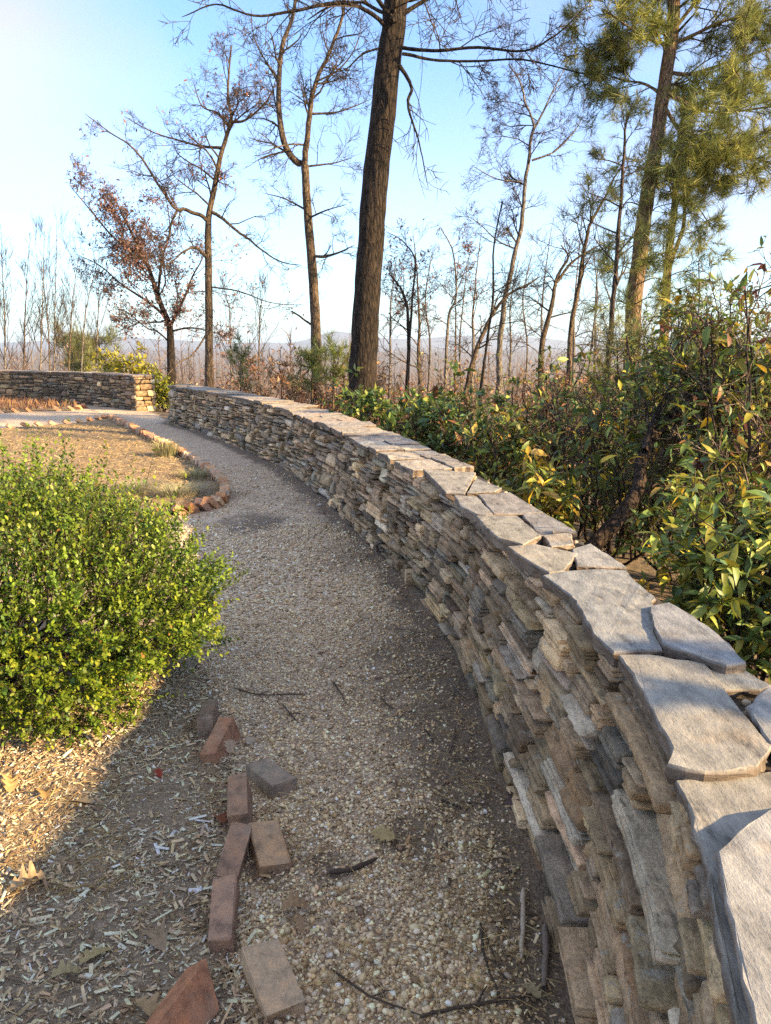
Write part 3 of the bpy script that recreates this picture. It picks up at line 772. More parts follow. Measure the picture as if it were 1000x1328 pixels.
# ------------------------------------------------------------------ gravel, chips, litter
def gravel():
    rng = np.random.default_rng(31); pts = []
    for y0, y1, x0, x1, dens in ((.95, 2.4, -.75, .5, 17000), (2.4, 4.2, -.95, .5, 8500), (4.2, 6.5, -1.7, .5, 3600), (6.5, 10, -3, .1, 900)):
        n = int((y1 - y0) * (x1 - x0) * dens)
        x = rng.uniform(x0, x1, n); y = rng.uniform(y0, y1, n)
        keep = (x < WBX(y) - .01) & ~inpoly(x, y, chip_poly + np.array([-.05, 0])) & ~inpoly(x, y, bedpoly)
        keep &= rng.random(n) > np.clip(dirt(x, y) * 1.2 - .15, 0, .92)
        inv = inpoly(x, y, chip_poly)
        keep &= ~(inv & (rng.random(n) < .6))
        pts.append(np.column_stack([x, y])[keep])
    # stray pebbles among the chips
    x = rng.uniform(-1.3, -.3, 1500); y = rng.uniform(1.1, 3.2, 1500); k = inpoly(x, y, chip_poly); pts.append(np.column_stack([x, y])[k])
    P = np.vstack(pts); n = len(P)
    S = np.clip(rng.lognormal(math.log(.0047), .36, n), .0022, .012) * np.where(P[:, 1] > 4.2, 1.35, 1.0)
    Sx = S[:, None] * np.column_stack([rng.uniform(.9, 1.45, n), rng.uniform(.75, 1.1, n), rng.uniform(.55, .85, n)])
    z = microz(P[:, 0], P[:, 1]) + S * rng.uniform(-.1, .75, n)
    t = pick([(.52, .42, .28), (.60, .51, .37), (.44, .33, .21), (.66, .60, .48), (.55, .45, .29), (.36, .26, .165), (.27, .20, .14), (.70, .66, .57), (.48, .37, .25), (.42, .36, .29), (.62, .54, .38)], n, rng, .16)
    t = np.clip(t * np.array([1.20, 1.10, .94]) * np.exp(rng.normal(0, .18, (n, 1))), .03, .88)
    R = rot_eul(rng.normal(0, .35, n), rng.normal(0, .35, n), rng.uniform(0, 6.3, n)); P3 = np.column_stack([P, z]); nr = P[:, 1] < 1.75
    V1, F1 = scatter(PEB[0] * (1 + rng.normal(0, .13, (12, 1))), PEB[1], R[nr], Sx[nr], P3[nr])
    OV = np.array([(1.1, 0, 0), (0, 1.1, 0), (-1.1, 0, 0), (0, -1.1, 0), (.1, .1, 1), (0, 0, -1)]); OF = np.array([(0, 1, 4), (1, 2, 4), (2, 3, 4), (3, 0, 4), (1, 0, 5), (2, 1, 5), (3, 2, 5), (0, 3, 5)])
    V2, F2 = scatter(OV, OF, R[~nr], Sx[~nr], P3[~nr])
    o = mesh_from('pea_gravel', np.vstack([V1, V2]), np.vstack([F1, F2 + len(V1)]), M['pebble'], smooth=True, tint=np.vstack([np.repeat(t[nr], 12, 0), np.repeat(t[~nr], 6, 0)]))
    tag(o, 'loose tan pea gravel covering the path', 'gravel', kind='stuff')
gravel()

def shard():
    V = np.array([(-1, -.5, -.4), (1, -.35, -.4), (.9, .5, -.4), (-.85, .4, -.4), (-.9, -.35, .4), (.85, -.45, .4), (1, .35, .4), (-1, .45, .4)])
    F = np.array([(4, 5, 6, 7), (0, 1, 5, 4), (2, 3, 7, 6), (1, 2, 6, 5)]); return V, F
def chips():
    rng = np.random.default_rng(33); TV, TFc = shard()
    n0 = 38000; x = rng.uniform(-1.7, -.25, n0); y = rng.uniform(1.0, 3.4, n0)
    k = inpoly(x, y, chip_poly + np.array([.05, 0])); 
    bare = np.hypot((x - gp(200, 1040)[0]) / .22, (y - gp(200, 1040)[1]) / .25)
    k &= (rng.random(n0) < np.clip(bare + .1, .25, 1)); P = np.column_stack([x, y])[k]
    # sparse chips and bark crumbs along the foot of the wall and in the soil patches
    n1 = 26000; x = rng.uniform(-.9, .5, n1); y = 1.0 + 4.6 * rng.random(n1) ** 1.4
    k = (x < WBX(y) - .01) & ~inpoly(x, y, chip_poly) & (rng.random(n1) < dirt(x, y) * .9 - .08); P2 = np.column_stack([x, y])[k]
    for Pn, pal, nm, lab, big in ((P, [(.38, .30, .21), (.50, .42, .32), (.29, .22, .15), (.60, .53, .43), (.20, .15, .11), (.44, .35, .25), (.14, .105, .075), (.36, .32, .27), (.54, .47, .37)], 'wood_chips', 'grey and tan shredded wood chips over the bed', 1.0),
                                 (P2, [(.13, .092, .062), (.18, .13, .088), (.09, .065, .047), (.26, .19, .125), (.40, .31, .21), (.34, .26, .18)], 'bark_litter', 'dark bark crumbs and litter along the foot of the wall', .75)):
        n = len(Pn); ln = np.clip(rng.lognormal(math.log(.0062), .62, n), .0022, .03) * big
        S = np.column_stack([ln, np.clip(ln * rng.uniform(.15, .85, n), .0015, .011), rng.uniform(.0008, .003, n)])
        z = microz(Pn[:, 0], Pn[:, 1]) + .006 + rng.uniform(0, .012, n)
        V, Fc = scatter(TV, TFc, rot_eul(rng.normal(0, .3, n), rng.normal(0, .28, n), rng.uniform(0, 6.3, n)), S, np.column_stack([Pn, z]))
        o = mesh_from(nm, V, Fc, M['chip'], tint=np.repeat(np.clip(pick(pal, n, rng, .26) * np.array([1.32, 1.20, 1.0]), 0, .62), 8, 0)); tag(o, lab, 'mulch', kind='stuff')
chips()

def straw():
    """pine needles and dry grass blades strewn about"""
    rng = np.random.default_rng(35); out = []
    areas = [(0, 560, 1010, 1330, 260), (240, 420, 960, 1130, 170), (560, 740, 900, 1330, 360), (400, 640, 820, 1300, 160), (0, 160, 1000, 1170, 420)]
    T = []; VV = []; FF = []; nv = 0
    for x0, x1, y0, y1, n in areas:
        for _ in range(n):
            c = gp(rng.uniform(x0, x1), rng.uniform(y0, y1)); L = rng.uniform(.03, .11); a = rng.uniform(0, 6.28); bend = rng.normal(0, .5)
            if c[0] > WBX(c[1]) - .03: continue
            pts = []; p = c.copy(); p[2] = float(microz(c[0], c[1])) + .012 + rng.uniform(0, .008)
            for k in range(4):
                pts.append(p.copy()); p = p + np.array([math.cos(a), math.sin(a), rng.normal(0, .12)]) * L / 3; a += bend / 3
            P = np.array(pts); w = rng.uniform(.0006, .0013); nrm = np.array([-math.sin(a), math.cos(a), 0]) * w
            V = np.vstack([P - nrm, P + nrm, P + [0, 0, w * 1.5]])
            Fq = []
            for k in range(3):
                Fq += [(k, k + 1, k + 9, k + 8), (k + 8, k + 9, k + 5, k + 4)]
            VV.append(V); FF.append(np.array(Fq) + nv); nv += 12
            T.append(np.tile(pick([(.42, .29, .12), (.36, .24, .11), (.30, .20, .10), (.46, .36, .18)], 1, rng, .15), (12, 1)))
    o = mesh_from('dry_needles', np.vstack(VV), np.vstack(FF), M['dry'], tint=np.vstack(T)); tag(o, 'dry yellow pine needles strewn over the path and bed', 'litter', kind='stuff')
straw()

# ------------------------------------------------------------------ single twigs, leaves and stones lying about
rt = np.random.default_rng(41)
TW = [
    ([(429, 1257), (482, 1293), (547, 1318)], .0030, (.07, .05, .036), 'long thin dark twig lying across the gravel'),
    ([(545, 1320), (577, 1312), (646, 1299), (711, 1287)], .0050, (.08, .058, .042), 'long dark stick ending at the foot of the wall'),
    ([(623, 1198), (629, 1244), (653, 1304)], .0042, (.06, .045, .034), 'short dark stick crossing the longer stick by the wall'),
    ([(626, 1205), (640, 1240), (655, 1275)], .0025, (.07, .05, .038), 'thin twig beside the short dark stick'),
    ([(679, 1153), (678, 1200), (676, 1247)], .0085, (.42, .34, .25), 'pale straight weathered piece of wood beside the wall'),
    ([(707, 1202), (708, 1240), (705, 1282)], .011, (.17, .13, .10), 'thick grey rotten stick against the foot of the wall'),
    ([(427, 1132), (456, 1128), (490, 1114)], .0085, (.075, .055, .04), 'dark chunk of bark half sunk in the gravel'),
    ([(433, 885), (443, 900), (449, 912)], .0035, (.06, .045, .035), 'short crooked twig on clean gravel'),
    ([(494, 903), (503, 913), (511, 919)], .004, (.08, .06, .045), 'short straight twig on dark soil'),
    ([(583, 879), (593, 893), (607, 907)], .0045, (.17, .13, .10), 'greyish twig slanting toward the wall'),
    ([(588, 905), (592, 890), (600, 875)], .003, (.11, .08, .06), 'thin twig crossing the greyish slanting twig'),
    ([(583, 976), (589, 955), (590, 939)], .0042, (.12, .09, .07), 'upright lying brown twig near the wall'),
    ([(589, 984), (612, 983), (637, 980)], .005, (.15, .12, .095), 'grey twig pointing straight at the wall'),
    ([(550, 946), (557, 954), (562, 963)], .004, (.05, .04, .032), 'small black twig on mixed gravel and soil'),
    ([(572, 1038), (585, 1043), (598, 1048)], .004, (.055, .04, .032), 'dark twig beside a black soil patch'),
    ([(514, 816), (529, 819), (550, 822)], .005, (.15, .12, .1), 'forked grey twig on the soil'),
    ([(604, 1041), (618, 1042), (631, 1044)], .004, (.09, .065, .05), 'brown twig level with a purplish bark scrap'),
    ([(625, 1023), (630, 1036), (638, 1050)], .0035, (.12, .085, .06), 'curved reddish brown twig at the wall foot'),
    ([(304, 894), (337, 903), (403, 901)], .0035, (.08, .06, .045), 'long branching twig on gravel near the boxwood'),
    ([(366, 914), (376, 925), (387, 937)], .0035, (.07, .052, .04), 'crooked dark twig below the branching twig'),
    ([(430, 884), (441, 897), (450, 914)], .003, (.08, .06, .045), 'fine twig on gravel between two soil patches'),
]
for pts, r, t, lab in TW:
    W = np.array([gp(a, b, .012) for a, b in pts]); W[:, 2] += microz(W[:, 0], W[:, 1]) + r * .3
    C = catmull(W, 5); C[1:-1, :2] += rt.normal(0, min(r * .3, .0009), (len(C) - 2, 2))
    rad = np.linspace(1, .65, len(C)) * r * np.exp(rt.normal(0, .08, len(C))); rad[0] *= .6; rad[-1] *= .5
    tb = Tubes(); tb.add(C - C[0], rad, 7)
    if 'branching' in lab or 'forked' in lab or 'long' in lab:
        k = len(C) // 2; q = (C[k + 1] - C[k - 1]); q /= np.linalg.norm(q); s = np.array([-q[1], q[0], .15])
        B = np.array([C[k] - C[0] + (q * .8 + s * .8) * d for d in (0, .015, .03, .05)]); B[2] += [0, .004, 0]; tb.add(B, np.array([.7, .6, .5, .3]) * r, 5)
    o = tb.build('twig', M['twig']); o.location = C[0]; set_tint(o.data, np.array(t)); tag(o, lab, 'twig', 'twigs fallen on the path')

def oak_leaf(rng, L=.07, lobes=4, curl=.3):
    """lobed leaf along +y with a curled blade"""
    n = lobes * 4 + 3; ys = np.linspace(0, 1, n); pr = np.sin(np.pi * np.clip(ys * .93 + .05, 0, 1)) ** .8
    w = pr * (.20 + .16 * (np.sin(ys * lobes * 2 * np.pi - 1.2) > 0) + rng.normal(0, .02, n)); w[0] = .012; w[-1] = .01
    V = []; 
    for y, ww in zip(ys, w):
        z = curl * (ww ** 2) * 2.2 + .12 * curl * math.sin(y * 3) 
        V += [(-ww, y + .12 * ww, z), (0, y, .12 * curl * math.sin(y * 3)), (ww, y + .12 * ww, z)]
    V = np.array(V) * L; F = []
    for i in range(n - 1):
        a = i * 3; F += [(a, a + 1, a + 4, a + 3), (a + 1, a + 2, a + 5, a + 4)]
    s0 = len(V); V = np.vstack([V, [(-.012 * L, -.35 * L, 0), (.012 * L, -.35 * L, 0)]]); F.append((s0, s0 + 1, 2, 0))
    return V, F
LV = [
    (498, 1086, .085, (.40, .30, .14), 60, 'yellow brown lobed oak leaf lying on gravel', .25),
    (384, 1180, .075, (.36, .235, .13), 100, 'crisp brown oak leaf standing curled beside the pale brick', 1.2),
    (108, 1040, .09, (.46, .34, .20), 75, 'pale tan oak leaf at the foot of the boxwood', .35),
    (35, 1150, .10, (.36, .26, .15), -55, 'curled tan leaf in the sunlit wood chips', 1.3),
    (126, 1240, .085, (.40, .31, .15), 140, 'yellowish deeply lobed leaf on grey wood chips', .4),
    (210, 1222, .09, (.33, .24, .15), 25, 'folded brown leaf on wood chips', 1.5),
    (286, 1064, .07, (.26, .10, .055), 30, 'reddish brown leaf caught against an upright brick', .8),
    (88, 1268, .07, (.38, .31, .16), 120, 'narrow pale leaf on the chips', .9),
    (195, 1322, .09, (.40, .28, .15), 60, 'tan leaf pressed against the orange broken brick', .8),
    (300, 1000, .07, (.34, .25, .17), 10, 'flat pale leaf on top of the upright brick', .5),
    (325, 962, .06, (.40, .33, .25), 170, 'faded grey tan leaf on gravel near the boxwood bricks', .4),
    (390, 1200, .05, (.32, .21, .12), 200, 'small brown leaf under the crisp curled leaf', .8),
    (690, 1290, .06, (.34, .27, .15), 30, 'dull leaf lying over the long dark stick', .5),
    (206, 1003, .05, (.30, .05, .03), 30, 'small dark red leaf on bare soil', .5),
    (664, 1040, .07, (.14, .10, .10), 150, 'purplish dark leaf scrap at the wall foot', .8),
    (15, 1020, .09, (.42, .28, .12), 20, 'golden curled leaf under the boxwood', 1.0),
    (60, 1030, .08, (.40, .25, .10), 200, 'orange tan leaf lying in the straw under the boxwood', .8),
]
for px, py, L, t, yaw, lab, curl in LV:
    V, Fc = oak_leaf(rt, L, rt.integers(3, 5), curl); p = gp(px, py, .01); p[2] = float(microz(p[0], p[1])) + .018
    if 'on top of' in lab: p[2] = .10
    V = place(V - [0, L * .45, 0], (rt.normal(0, .18), rt.normal(0, .25), math.radians(yaw)), (0, 0, 0))
    V[:, 2] -= min(0, V[:, 2].min() + .008)
    o = mesh_from('fallen_leaf', V, Fc, M['dry'], tint=np.array(t), loc=p, smooth=True); tag(o, lab, 'leaf', 'leaves fallen on the ground')
for px, py, r, t, lab in [(415, 857, .018, (.50, .40, .30), 'pale rounded pebble sitting alone on the gravel'), (670, 1034, .016, (.58, .54, .46), 'whitish stone beside the purplish scrap at the wall'), (543, 792, .014, (.5, .45, .36), 'small whitish stone on soil near the wall'), (415, 655, .03, (.42, .38, .32), 'grey flat stone at the foot of the wall')]:
    V = PEB[0] * (1 + rt.normal(0, .12, (12, 1))) * r * np.array([1.3, 1, .65]); p = gp(px, py, .01); p[2] = r * .4
    o = mesh_from('pebble', V, PEB[1], M['pebble'], tint=np.array(t), loc=p, smooth=True)
    sm = o.modifiers.new('s', 'SUBSURF'); sm.levels = sm.render_levels = 2
    tag(o, lab, 'stone')

# ------------------------------------------------------------------ vegetation
def unit(v): return v / (np.linalg.norm(v) + 1e-9)
def grow(tb, p, d, L, r, lvl, rng, cfg, tips, lv0=None):
    """one branch and its side branches; twig ends are collected in tips"""
    n = max(3, int(L / cfg.get('seg', .22))) if lvl > 0 else 2
    n = min(n, 9); P = [p]; dirs = [d]
    wob = cfg.get('wob', .22)
    for i in range(n):
        d = unit(d + rng.normal(0, wob, 3) + np.array([0, 0, cfg.get('up', .06)]))
        p = p + d * L / n; P.append(p); dirs.append(d)
    mr = cfg.get('minr', .003)
    rad = np.maximum(np.linspace(r, r * .38, n + 1), mr); rad[-1] *= .6
    tb[0 if lvl >= cfg.get('thick', 99) else 1].add(P, rad, 5 if rad[0] > .02 else 3)
    tips.append((P[-1], d, lvl))
    if lvl == 0: return
    k = rng.poisson(cfg['kids'][lvl]) + 1
    for j in range(k):
        t = rng.uniform(.18, 1.0); i = min(n - 1, int(t * n)); q = P[i] + (P[i + 1] - P[i]) * (t * n - i)
        ax = dirs[i + 1]; side = unit(np.cross(ax, rng.normal(0, 1, 3)))
        a = math.radians(rng.uniform(*cfg.get('ang', (28, 62))))
        dd = unit(ax * math.cos(a) + side * math.sin(a))
        grow(tb, q, dd, L * rng.uniform(.36, .72) * (1.15 - .45 * t), max(rad[i] * .6, mr), lvl - 1, rng, cfg, tips)

def px_path(pts, Y, Y1=None):
    Y1 = Y if Y1 is None else Y1
    return np.array([at(a, b, Y + (Y1 - Y) * i / max(1, len(pts) - 1)) for i, (a, b) in enumerate(pts)])

def leaf_t(L=1.0, W=.36, fold=.18, droop=.25):
    """smooth pointed leaf along +y: 8 triangles"""
    ys = [0, .3, .65, 1.0]; ws = [.05, .9, .75, 0]
    V = []
    for y, w in zip(ys, ws):
        z = -droop * y * y
        if w > 0: V += [(-w * W / 2, y, z + fold * w * W / 2), (0, y, z), (w * W / 2, y, z + fold * w * W / 2)]
        else: V += [(0, y, z)]
    F = [(0, 1, 4), (0, 4, 3), (1, 2, 5), (1, 5, 4), (3, 4, 7), (3, 7, 6), (4, 5, 8), (4, 8, 7), (6, 7, 9), (7, 8, 9)]
    return np.array(V) * L, np.array(F)

SIMPLE = (np.array([(0, 0, 0), (-.2, .5, .06), (.2, .5, .06), (0, 1.0, -.12), (0, .5, -.02)]), np.array([(0, 4, 1), (0, 2, 4), (1, 4, 3), (4, 2, 3)]))
def leaves_at(tips, rng, per, size, pal, spread=.06, template=None, cone=(25, 95), lvls=None, var=.15):
    T = [t for t in tips if lvls is None or t[2] in lvls]
    if not T: return None
    P = np.repeat(np.array([t[0] for t in T]), per, 0); D = np.repeat(np.array([t[1] for t in T]), per, 0); n = len(P)
    side = rng.normal(0, 1, (n, 3)); side -= (side * D).sum(1, keepdims=True) * D; side /= np.linalg.norm(side, axis=1, keepdims=True) + 1e-9
    a = np.radians(rng.uniform(cone[0], cone[1], n))[:, None]
    d = D * np.cos(a) + side * np.sin(a)
    P = P - D * rng.uniform(0, spread, (n, 1))
    R = frames(d, roll=rng.normal(0, .6, n))
    TV, TFc = template or SIMPLE
    V, Fc = scatter(TV, TFc, R, size * np.exp(rng.normal(0, .30, n)), P)
    return V, Fc, np.repeat(pick(pal, n, rng, var), len(TV), 0)

def make_tree(name, label, cat, stems, seed, bark, cfg, limbs=(), leaves=None, group=None, twig='twigs', base=None):
    """stems / limbs: (world path, r0, r1, side branches, their length, depth)"""
    rng = np.random.default_rng(seed)
    P0 = stems[0][0][0]; loc = np.array(P0 if base is None else base, float)
    root = empty(name, loc, label, cat, group)
    th = Tubes(); tw = Tubes(); tips = []
    for path, r0, r1, k, kl, lv, t0 in list(stems) + list(limbs):
        C = catmull(path, 5); J = rng.normal(0, 1, (len(C), 3)); J = (J + np.roll(J, 1, 0) + np.roll(J, -1, 0)) / 3; C[1:] += J[1:] * min(r0 * (.05 if r0 > .1 else .22), .02)
        r0, r1 = r0 * .86, r1 * .9; rad = np.linspace(r0, r1, len(C)) * np.exp(rng.normal(0, .012 if r0 > .1 else .04, len(C)))
        if path is stems[0][0]: rad[0] *= 1.35; rad[1] *= 1.12
        if r1 < .008: rad[-1] *= .5
        th.add(C, rad, 22 if r0 > .12 else (8 if r0 > .03 else 5))
        tips.append((C[-1], unit(C[-1] - C[-2]), 0))
        n = len(C)
        for j in range(k):
            t = t0 + (1 - t0) * (j + rng.uniform(0, 1)) / k; i = min(n - 2, int(t * (n - 1)))
            ax = unit(C[i + 1] - C[i]); side = unit(np.cross(ax, rng.normal(0, 1, 3)))
            a = math.radians(rng.uniform(*cfg.get('ang', (28, 62)))); d = unit(ax * math.cos(a) + side * math.sin(a))
            grow((th, tw), C[i], d, kl * rng.uniform(.6, 1.25) * (1.1 - .45 * t), min(rad[i] * .5, .012 + kl * .010), lv, rng, cfg, tips)
    th.build('trunk', M[bark], root)
    cr = tw.build('crown', M[twig], root)
    if leaves and cr is not None:
        r = leaves_at(tips, rng, **leaves['args'])
        if r: mesh_from('foliage', local(r[0], root), r[1], M[leaves['mat']], cr, tint=r[2], smooth=False)
    return root, tips

BARE = dict(kids={3: 5.5, 2: 5, 1: 4.5}, wob=.22, up=.04, minr=.0027, seg=.20, ang=(28, 72))
S = lambda pts, Y, r0, r1, k, kl, lv, t0=.3, Y1=None: (px_path(pts, Y, Y1), r0, r1, k, kl, lv, t0)
RED = [(.20, .075, .045), (.26, .11, .06), (.17, .07, .05), (.30, .16, .09), (.22, .10, .07)]
TANL = [(.34, .20, .10), (.28, .15, .075), (.38, .25, .14), (.24, .12, .06)]

# the big dark trunk behind the wall
make_tree('oak_tree', 'big dark straight tree trunk standing just behind the curving wall', 'tree',
    [S([(467, 520), (472, 470), (474, 420), (478, 350), (484, 270), (492, 190), (500, 120), (508, 55), (515, 0), (524, -80), (530, -200)], 11.5, .245, .16, 8, 1.6, 2, .72)], 101, 'bark_oak',
    dict(BARE, minr=.0035, up=-.03, wob=.2), [
    S([(522, 62), (560, 66), (620, 62), (680, 66), (720, 46), (762, 8)], 11.4, .032, .008, 9, .8, 2, .25, 10.6),
    S([(522, 70), (560, 78), (620, 80), (680, 77), (740, 92), (792, 102)], 11.3, .028, .007, 9, .7, 2, .25, 11.9),
    S([(518, 85), (533, 112), (529, 135), (536, 160), (546, 195), (556, 245)], 11.2, .034, .006, 7, .45, 1, .3, 11.0),
    S([(505, 40), (482, 18), (440, 3), (380, 15), (330, 20), (280, 6), (236, 22)], 11.4, .036, .007, 12, .8, 2, .2, 10.5),
    S([(500, 60), (470, 70), (450, 88), (430, 95)], 11.4, .02, .006, 5, .5, 1, .3),
    S([(520, 20), (570, -10), (640, -40)], 11.4, .04, .012, 5, .9, 2, .3),
    S([(512, 30), (470, -30), (430, -60)], 11.3, .04, .012, 5, .9, 2, .3),
    S([(494, 130), (505, 165), (498, 220), (496, 290), (492, 330)], 11.15, .008, .003, 6, .3, 0, .2),
    S([(526, 95), (545, 140), (540, 210), (552, 260)], 11.1, .007, .003, 6, .3, 0, .2),
    S([(545, -60), (542, 20), (548, 80), (541, 150)], 11.0, .006, .003, 5, .35, 0, .2),
    S([(440, -60), (448, 40), (440, 90)], 11.0, .007, .003, 5, .5, 1, .2),
    S([(600, -60), (590, 10), (560, 40)], 11.0, .007, .003, 5, .5, 1, .2)],
    dict(mat='dry', args=dict(per=1, size=.06, pal=TANL, lvls=(7,))))
# tree rising behind the gap end of the wall
make_tree('bare_tree', 'bare tree with crooked wide limbs behind the far end of the curving wall', 'tree',
    [S([(272, 530), (271, 480), (271, 420), (271, 350), (270, 300), (272, 275), (280, 235), (287, 200), (297, 165), (300, 150), (296, 118), (300, 60)], 18.2, .125, .02, 16, 1.3, 3, .45)], 102, 'bark_tan', BARE, [
    S([(272, 288), (262, 280), (240, 272), (230, 272), (215, 255), (195, 222), (170, 190), (140, 170), (110, 147)], 18.2, .06, .008, 11, 1.1, 2, .25, 17.4),
    S([(274, 275), (285, 281), (300, 293), (320, 308), (340, 325), (365, 340), (392, 345)], 18.2, .05, .008, 9, .9, 2, .2, 17.6),
    S([(268, 335), (255, 322), (240, 325), (222, 340), (205, 350)], 18.2, .045, .008, 7, .9, 2, .3, 17.0),
    S([(230, 272), (222, 290), (218, 310), (200, 325)], 17.9, .035, .008, 5, .7, 2, .3),
    S([(273, 372), (310, 378), (350, 392), (395, 396)], 18.2, .024, .006, 7, .8, 2, .2, 17.2),
    S([(286, 192), (265, 190), (240, 184), (200, 172), (160, 150)], 18.2, .042, .007, 9, 1.0, 2, .2, 18.8),
    S([(297, 165), (282, 146), (262, 138), (250, 105)], 18.2, .036, .008, 7, .9, 2, .2, 18.5),
    S([(299, 158), (318, 156), (340, 138), (352, 120), (362, 90)], 18.2, .04, .008, 8, .9, 2, .2, 17.8),
    S([(270, 430), (252, 458), (232, 470), (218, 486)], 18.2, .03, .01, 4, .6, 1, .4, 17.4)],
    dict(mat='dry', args=dict(per=1, size=.07, pal=RED, lvls=(1,))))
make_tree('oak_tree', 'spreading tree holding dull red dead leaves behind the wall gap', 'tree',
    [S([(222, 520), (222, 480), (221, 440), (219, 420), (205, 385), (190, 340), (170, 300), (150, 260)], 21.5, .15, .02, 12, 1.5, 3, .4)], 103, 'bark_oak', dict(BARE, minr=.0045, kids={3: 5, 2: 5, 1: 4}), [
    S([(220, 425), (235, 395), (250, 360), (265, 330)], 21.5, .06, .01, 8, 1.3, 2, .2, 20.8),
    S([(215, 412), (190, 390), (160, 370), (130, 345), (100, 330)], 21.5, .05, .008, 9, 1.2, 2, .2, 22),
    S([(220, 445), (205, 430), (190, 425), (165, 405), (150, 400)], 21.5, .03, .008, 6, .8, 2, .2, 20.6),
    S([(205, 385), (210, 340), (220, 300), (215, 250)], 21.5, .05, .008, 8, 1.1, 2, .2),
    S([(185, 330), (150, 310), (115, 270), (90, 240)], 21.5, .04, .008, 9, 1.1, 2, .2),
    S([(223, 430), (245, 425), (275, 430), (300, 440)], 21.5, .035, .008, 6, .8, 2, .2)],
    dict(mat='dry', args=dict(per=3, size=.075, pal=[(.17, .09, .07), (.21, .12, .09), (.15, .08, .07), (.25, .15, .11)], lvls=(0, 1), spread=.7, cone=(20, 130))))
make_tree('bare_tree', 'forked bare tree with two upright stems beside the big dark trunk', 'tree',
    [S([(412, 520), (410, 450), (408, 400), (405, 345), (400, 290), (397, 250), (395, 215), (385, 210), (370, 190), (362, 150), (362, 105), (366, 60), (380, 20), (388, -40)], 15.5, .125, .03, 10, 1.1, 2, .55)], 104, 'bark_tan', BARE, [
    S([(395, 222), (397, 190), (402, 145), (410, 110), (425, 70), (445, 20), (452, -40)], 15.5, .07, .02, 12, 1.0, 3, .25, 15.0),
    S([(405, 333), (425, 332), (445, 325), (460, 318)], 15.5, .04, .008, 6, .7, 2, .2, 14.8),
    S([(401, 283), (425, 272), (450, 265)], 15.5, .026, .006, 6, .6, 2, .2, 15.0),
    S([(398, 216), (430, 212), (456, 205)], 15.5, .026, .006, 6, .7, 2, .2),
    S([(396, 272), (370, 258), (340, 250)], 15.5, .026, .006, 7, .8, 2, .2, 16.2),
    S([(402, 148), (440, 145), (482, 128)], 15.5, .03, .006, 7, .7, 2, .2),
    S([(400, 188), (370, 188), (335, 200)], 15.5, .026, .006, 7, .7, 2, .2, 14.7),
    S([(403, 421), (391, 412), (378, 403)], 15.5, .025, .018, 1, .2, 0, .8),
    S([(363, 105), (345, 80), (330, 50), (325, 10)], 15.5, .025, .006, 8, .8, 2, .2),
    S([(412, 105), (440, 90), (462, 60), (470, 20)], 15.2, .022, .006, 8, .8, 2, .2)])
make_tree('bare_tree', 'slim pale barked bare tree leaning among the saplings, tallest of the grove', 'tree',
    [S([(646, 520), (648, 480), (650, 430), (655, 390), (665, 340), (675, 300), (682, 240), (688, 190), (692, 165), (684, 140), (676, 110), (660, 85)], 15.5, .075, .012, 14, .9, 3, .4)], 105, 'bark_grey', BARE, [
    S([(691, 170), (703, 148), (720, 112), (738, 78)], 15.5, .03, .007, 8, .7, 2, .2),
    S([(690, 208), (720, 196), (745, 170), (757, 148)], 15.5, .026, .006, 7, .7, 2, .2),
    S([(675, 236), (645, 232), (612, 215)], 15.5, .022, .006, 7, .7, 2, .2),
    S([(667, 322), (645, 312), (622, 290), (605, 280)], 15.5, .02, .006, 6, .7, 2, .2)],
    dict(mat='dry', args=dict(per=1, size=.05, pal=TANL, lvls=(9,))))
THIN = [
    ([(528, 520), (530, 440), (528, 400), (520, 375), (505, 355)], 14.0, .045, 'thin dark two-stemmed sapling just past the big trunk', 'bark_oak', [([(530, 450), (534, 400), (538, 340), (524, 315), (500, 300)], .03)], True),
    ([(577, 520), (580, 440), (583, 405), (592, 385), (588, 330), (572, 296)], 17, .04, 'wavy thin grey sapling in the grove', 'bark_grey', [([(585, 395), (600, 360), (612, 320)], .02)], True),
    ([(603, 520), (612, 470), (628, 430), (650, 392), (678, 372), (700, 360)], 14.5, .06, 'pale barked tree slanting sharply through the grove', 'bark_tan', [], False),
    ([(622, 520), (632, 440), (640, 380), (640, 320), (652, 262)], 13, .03, 'straight slender sapling crossing the slanting tree', 'bark_oak', [], False),
    ([(555, 520), (558, 450), (552, 390), (560, 330)], 19, .035, 'faint thin sapling deep in the grove', 'bark_grey', [], True),
    ([(702, 520), (704, 440), (716, 398), (722, 364), (736, 332), (728, 318)], 14.5, .07, 'broken snag with a jagged top and side arm', 'bark_tan', [([(722, 366), (742, 340), (770, 322), (790, 312)], .035)], False),
    ([(735, 520), (740, 440), (750, 370), (760, 312), (766, 290), (790, 246), (806, 214)], 14.0, .062, 'tree leaning strongly toward the pines', 'bark_tan', [([(766, 292), (765, 260), (752, 235)], .02)], False),
    ([(600, 520), (596, 450), (600, 400), (606, 340)], 21, .035, 'pale distant sapling behind the wavy one', 'bark_grey', [], False),
    ([(680, 520), (684, 450), (678, 390), (690, 330)], 20, .035, 'grey sapling behind the slim tall tree', 'bark_grey', [], False),
    ([(760, 520), (768, 440), (775, 380), (770, 330)], 19, .04, 'grey sapling behind the leaning tree', 'bark_grey', [], False)]
for i, (pts, Y, r, lab, bk, ext, lf) in enumerate(THIN):
    make_tree('sapling', lab, 'tree', [S(pts, Y, r, .012, 9, .75, 2, .3)], 120 + i, bk, BARE, [S(e, Y, er, .006, 6, .6, 2, .2) for e, er in ext],
        dict(mat='dry', args=dict(per=1, size=.055, pal=RED, lvls=(0,) if lf else (9,))), 'saplings of the bare grove')
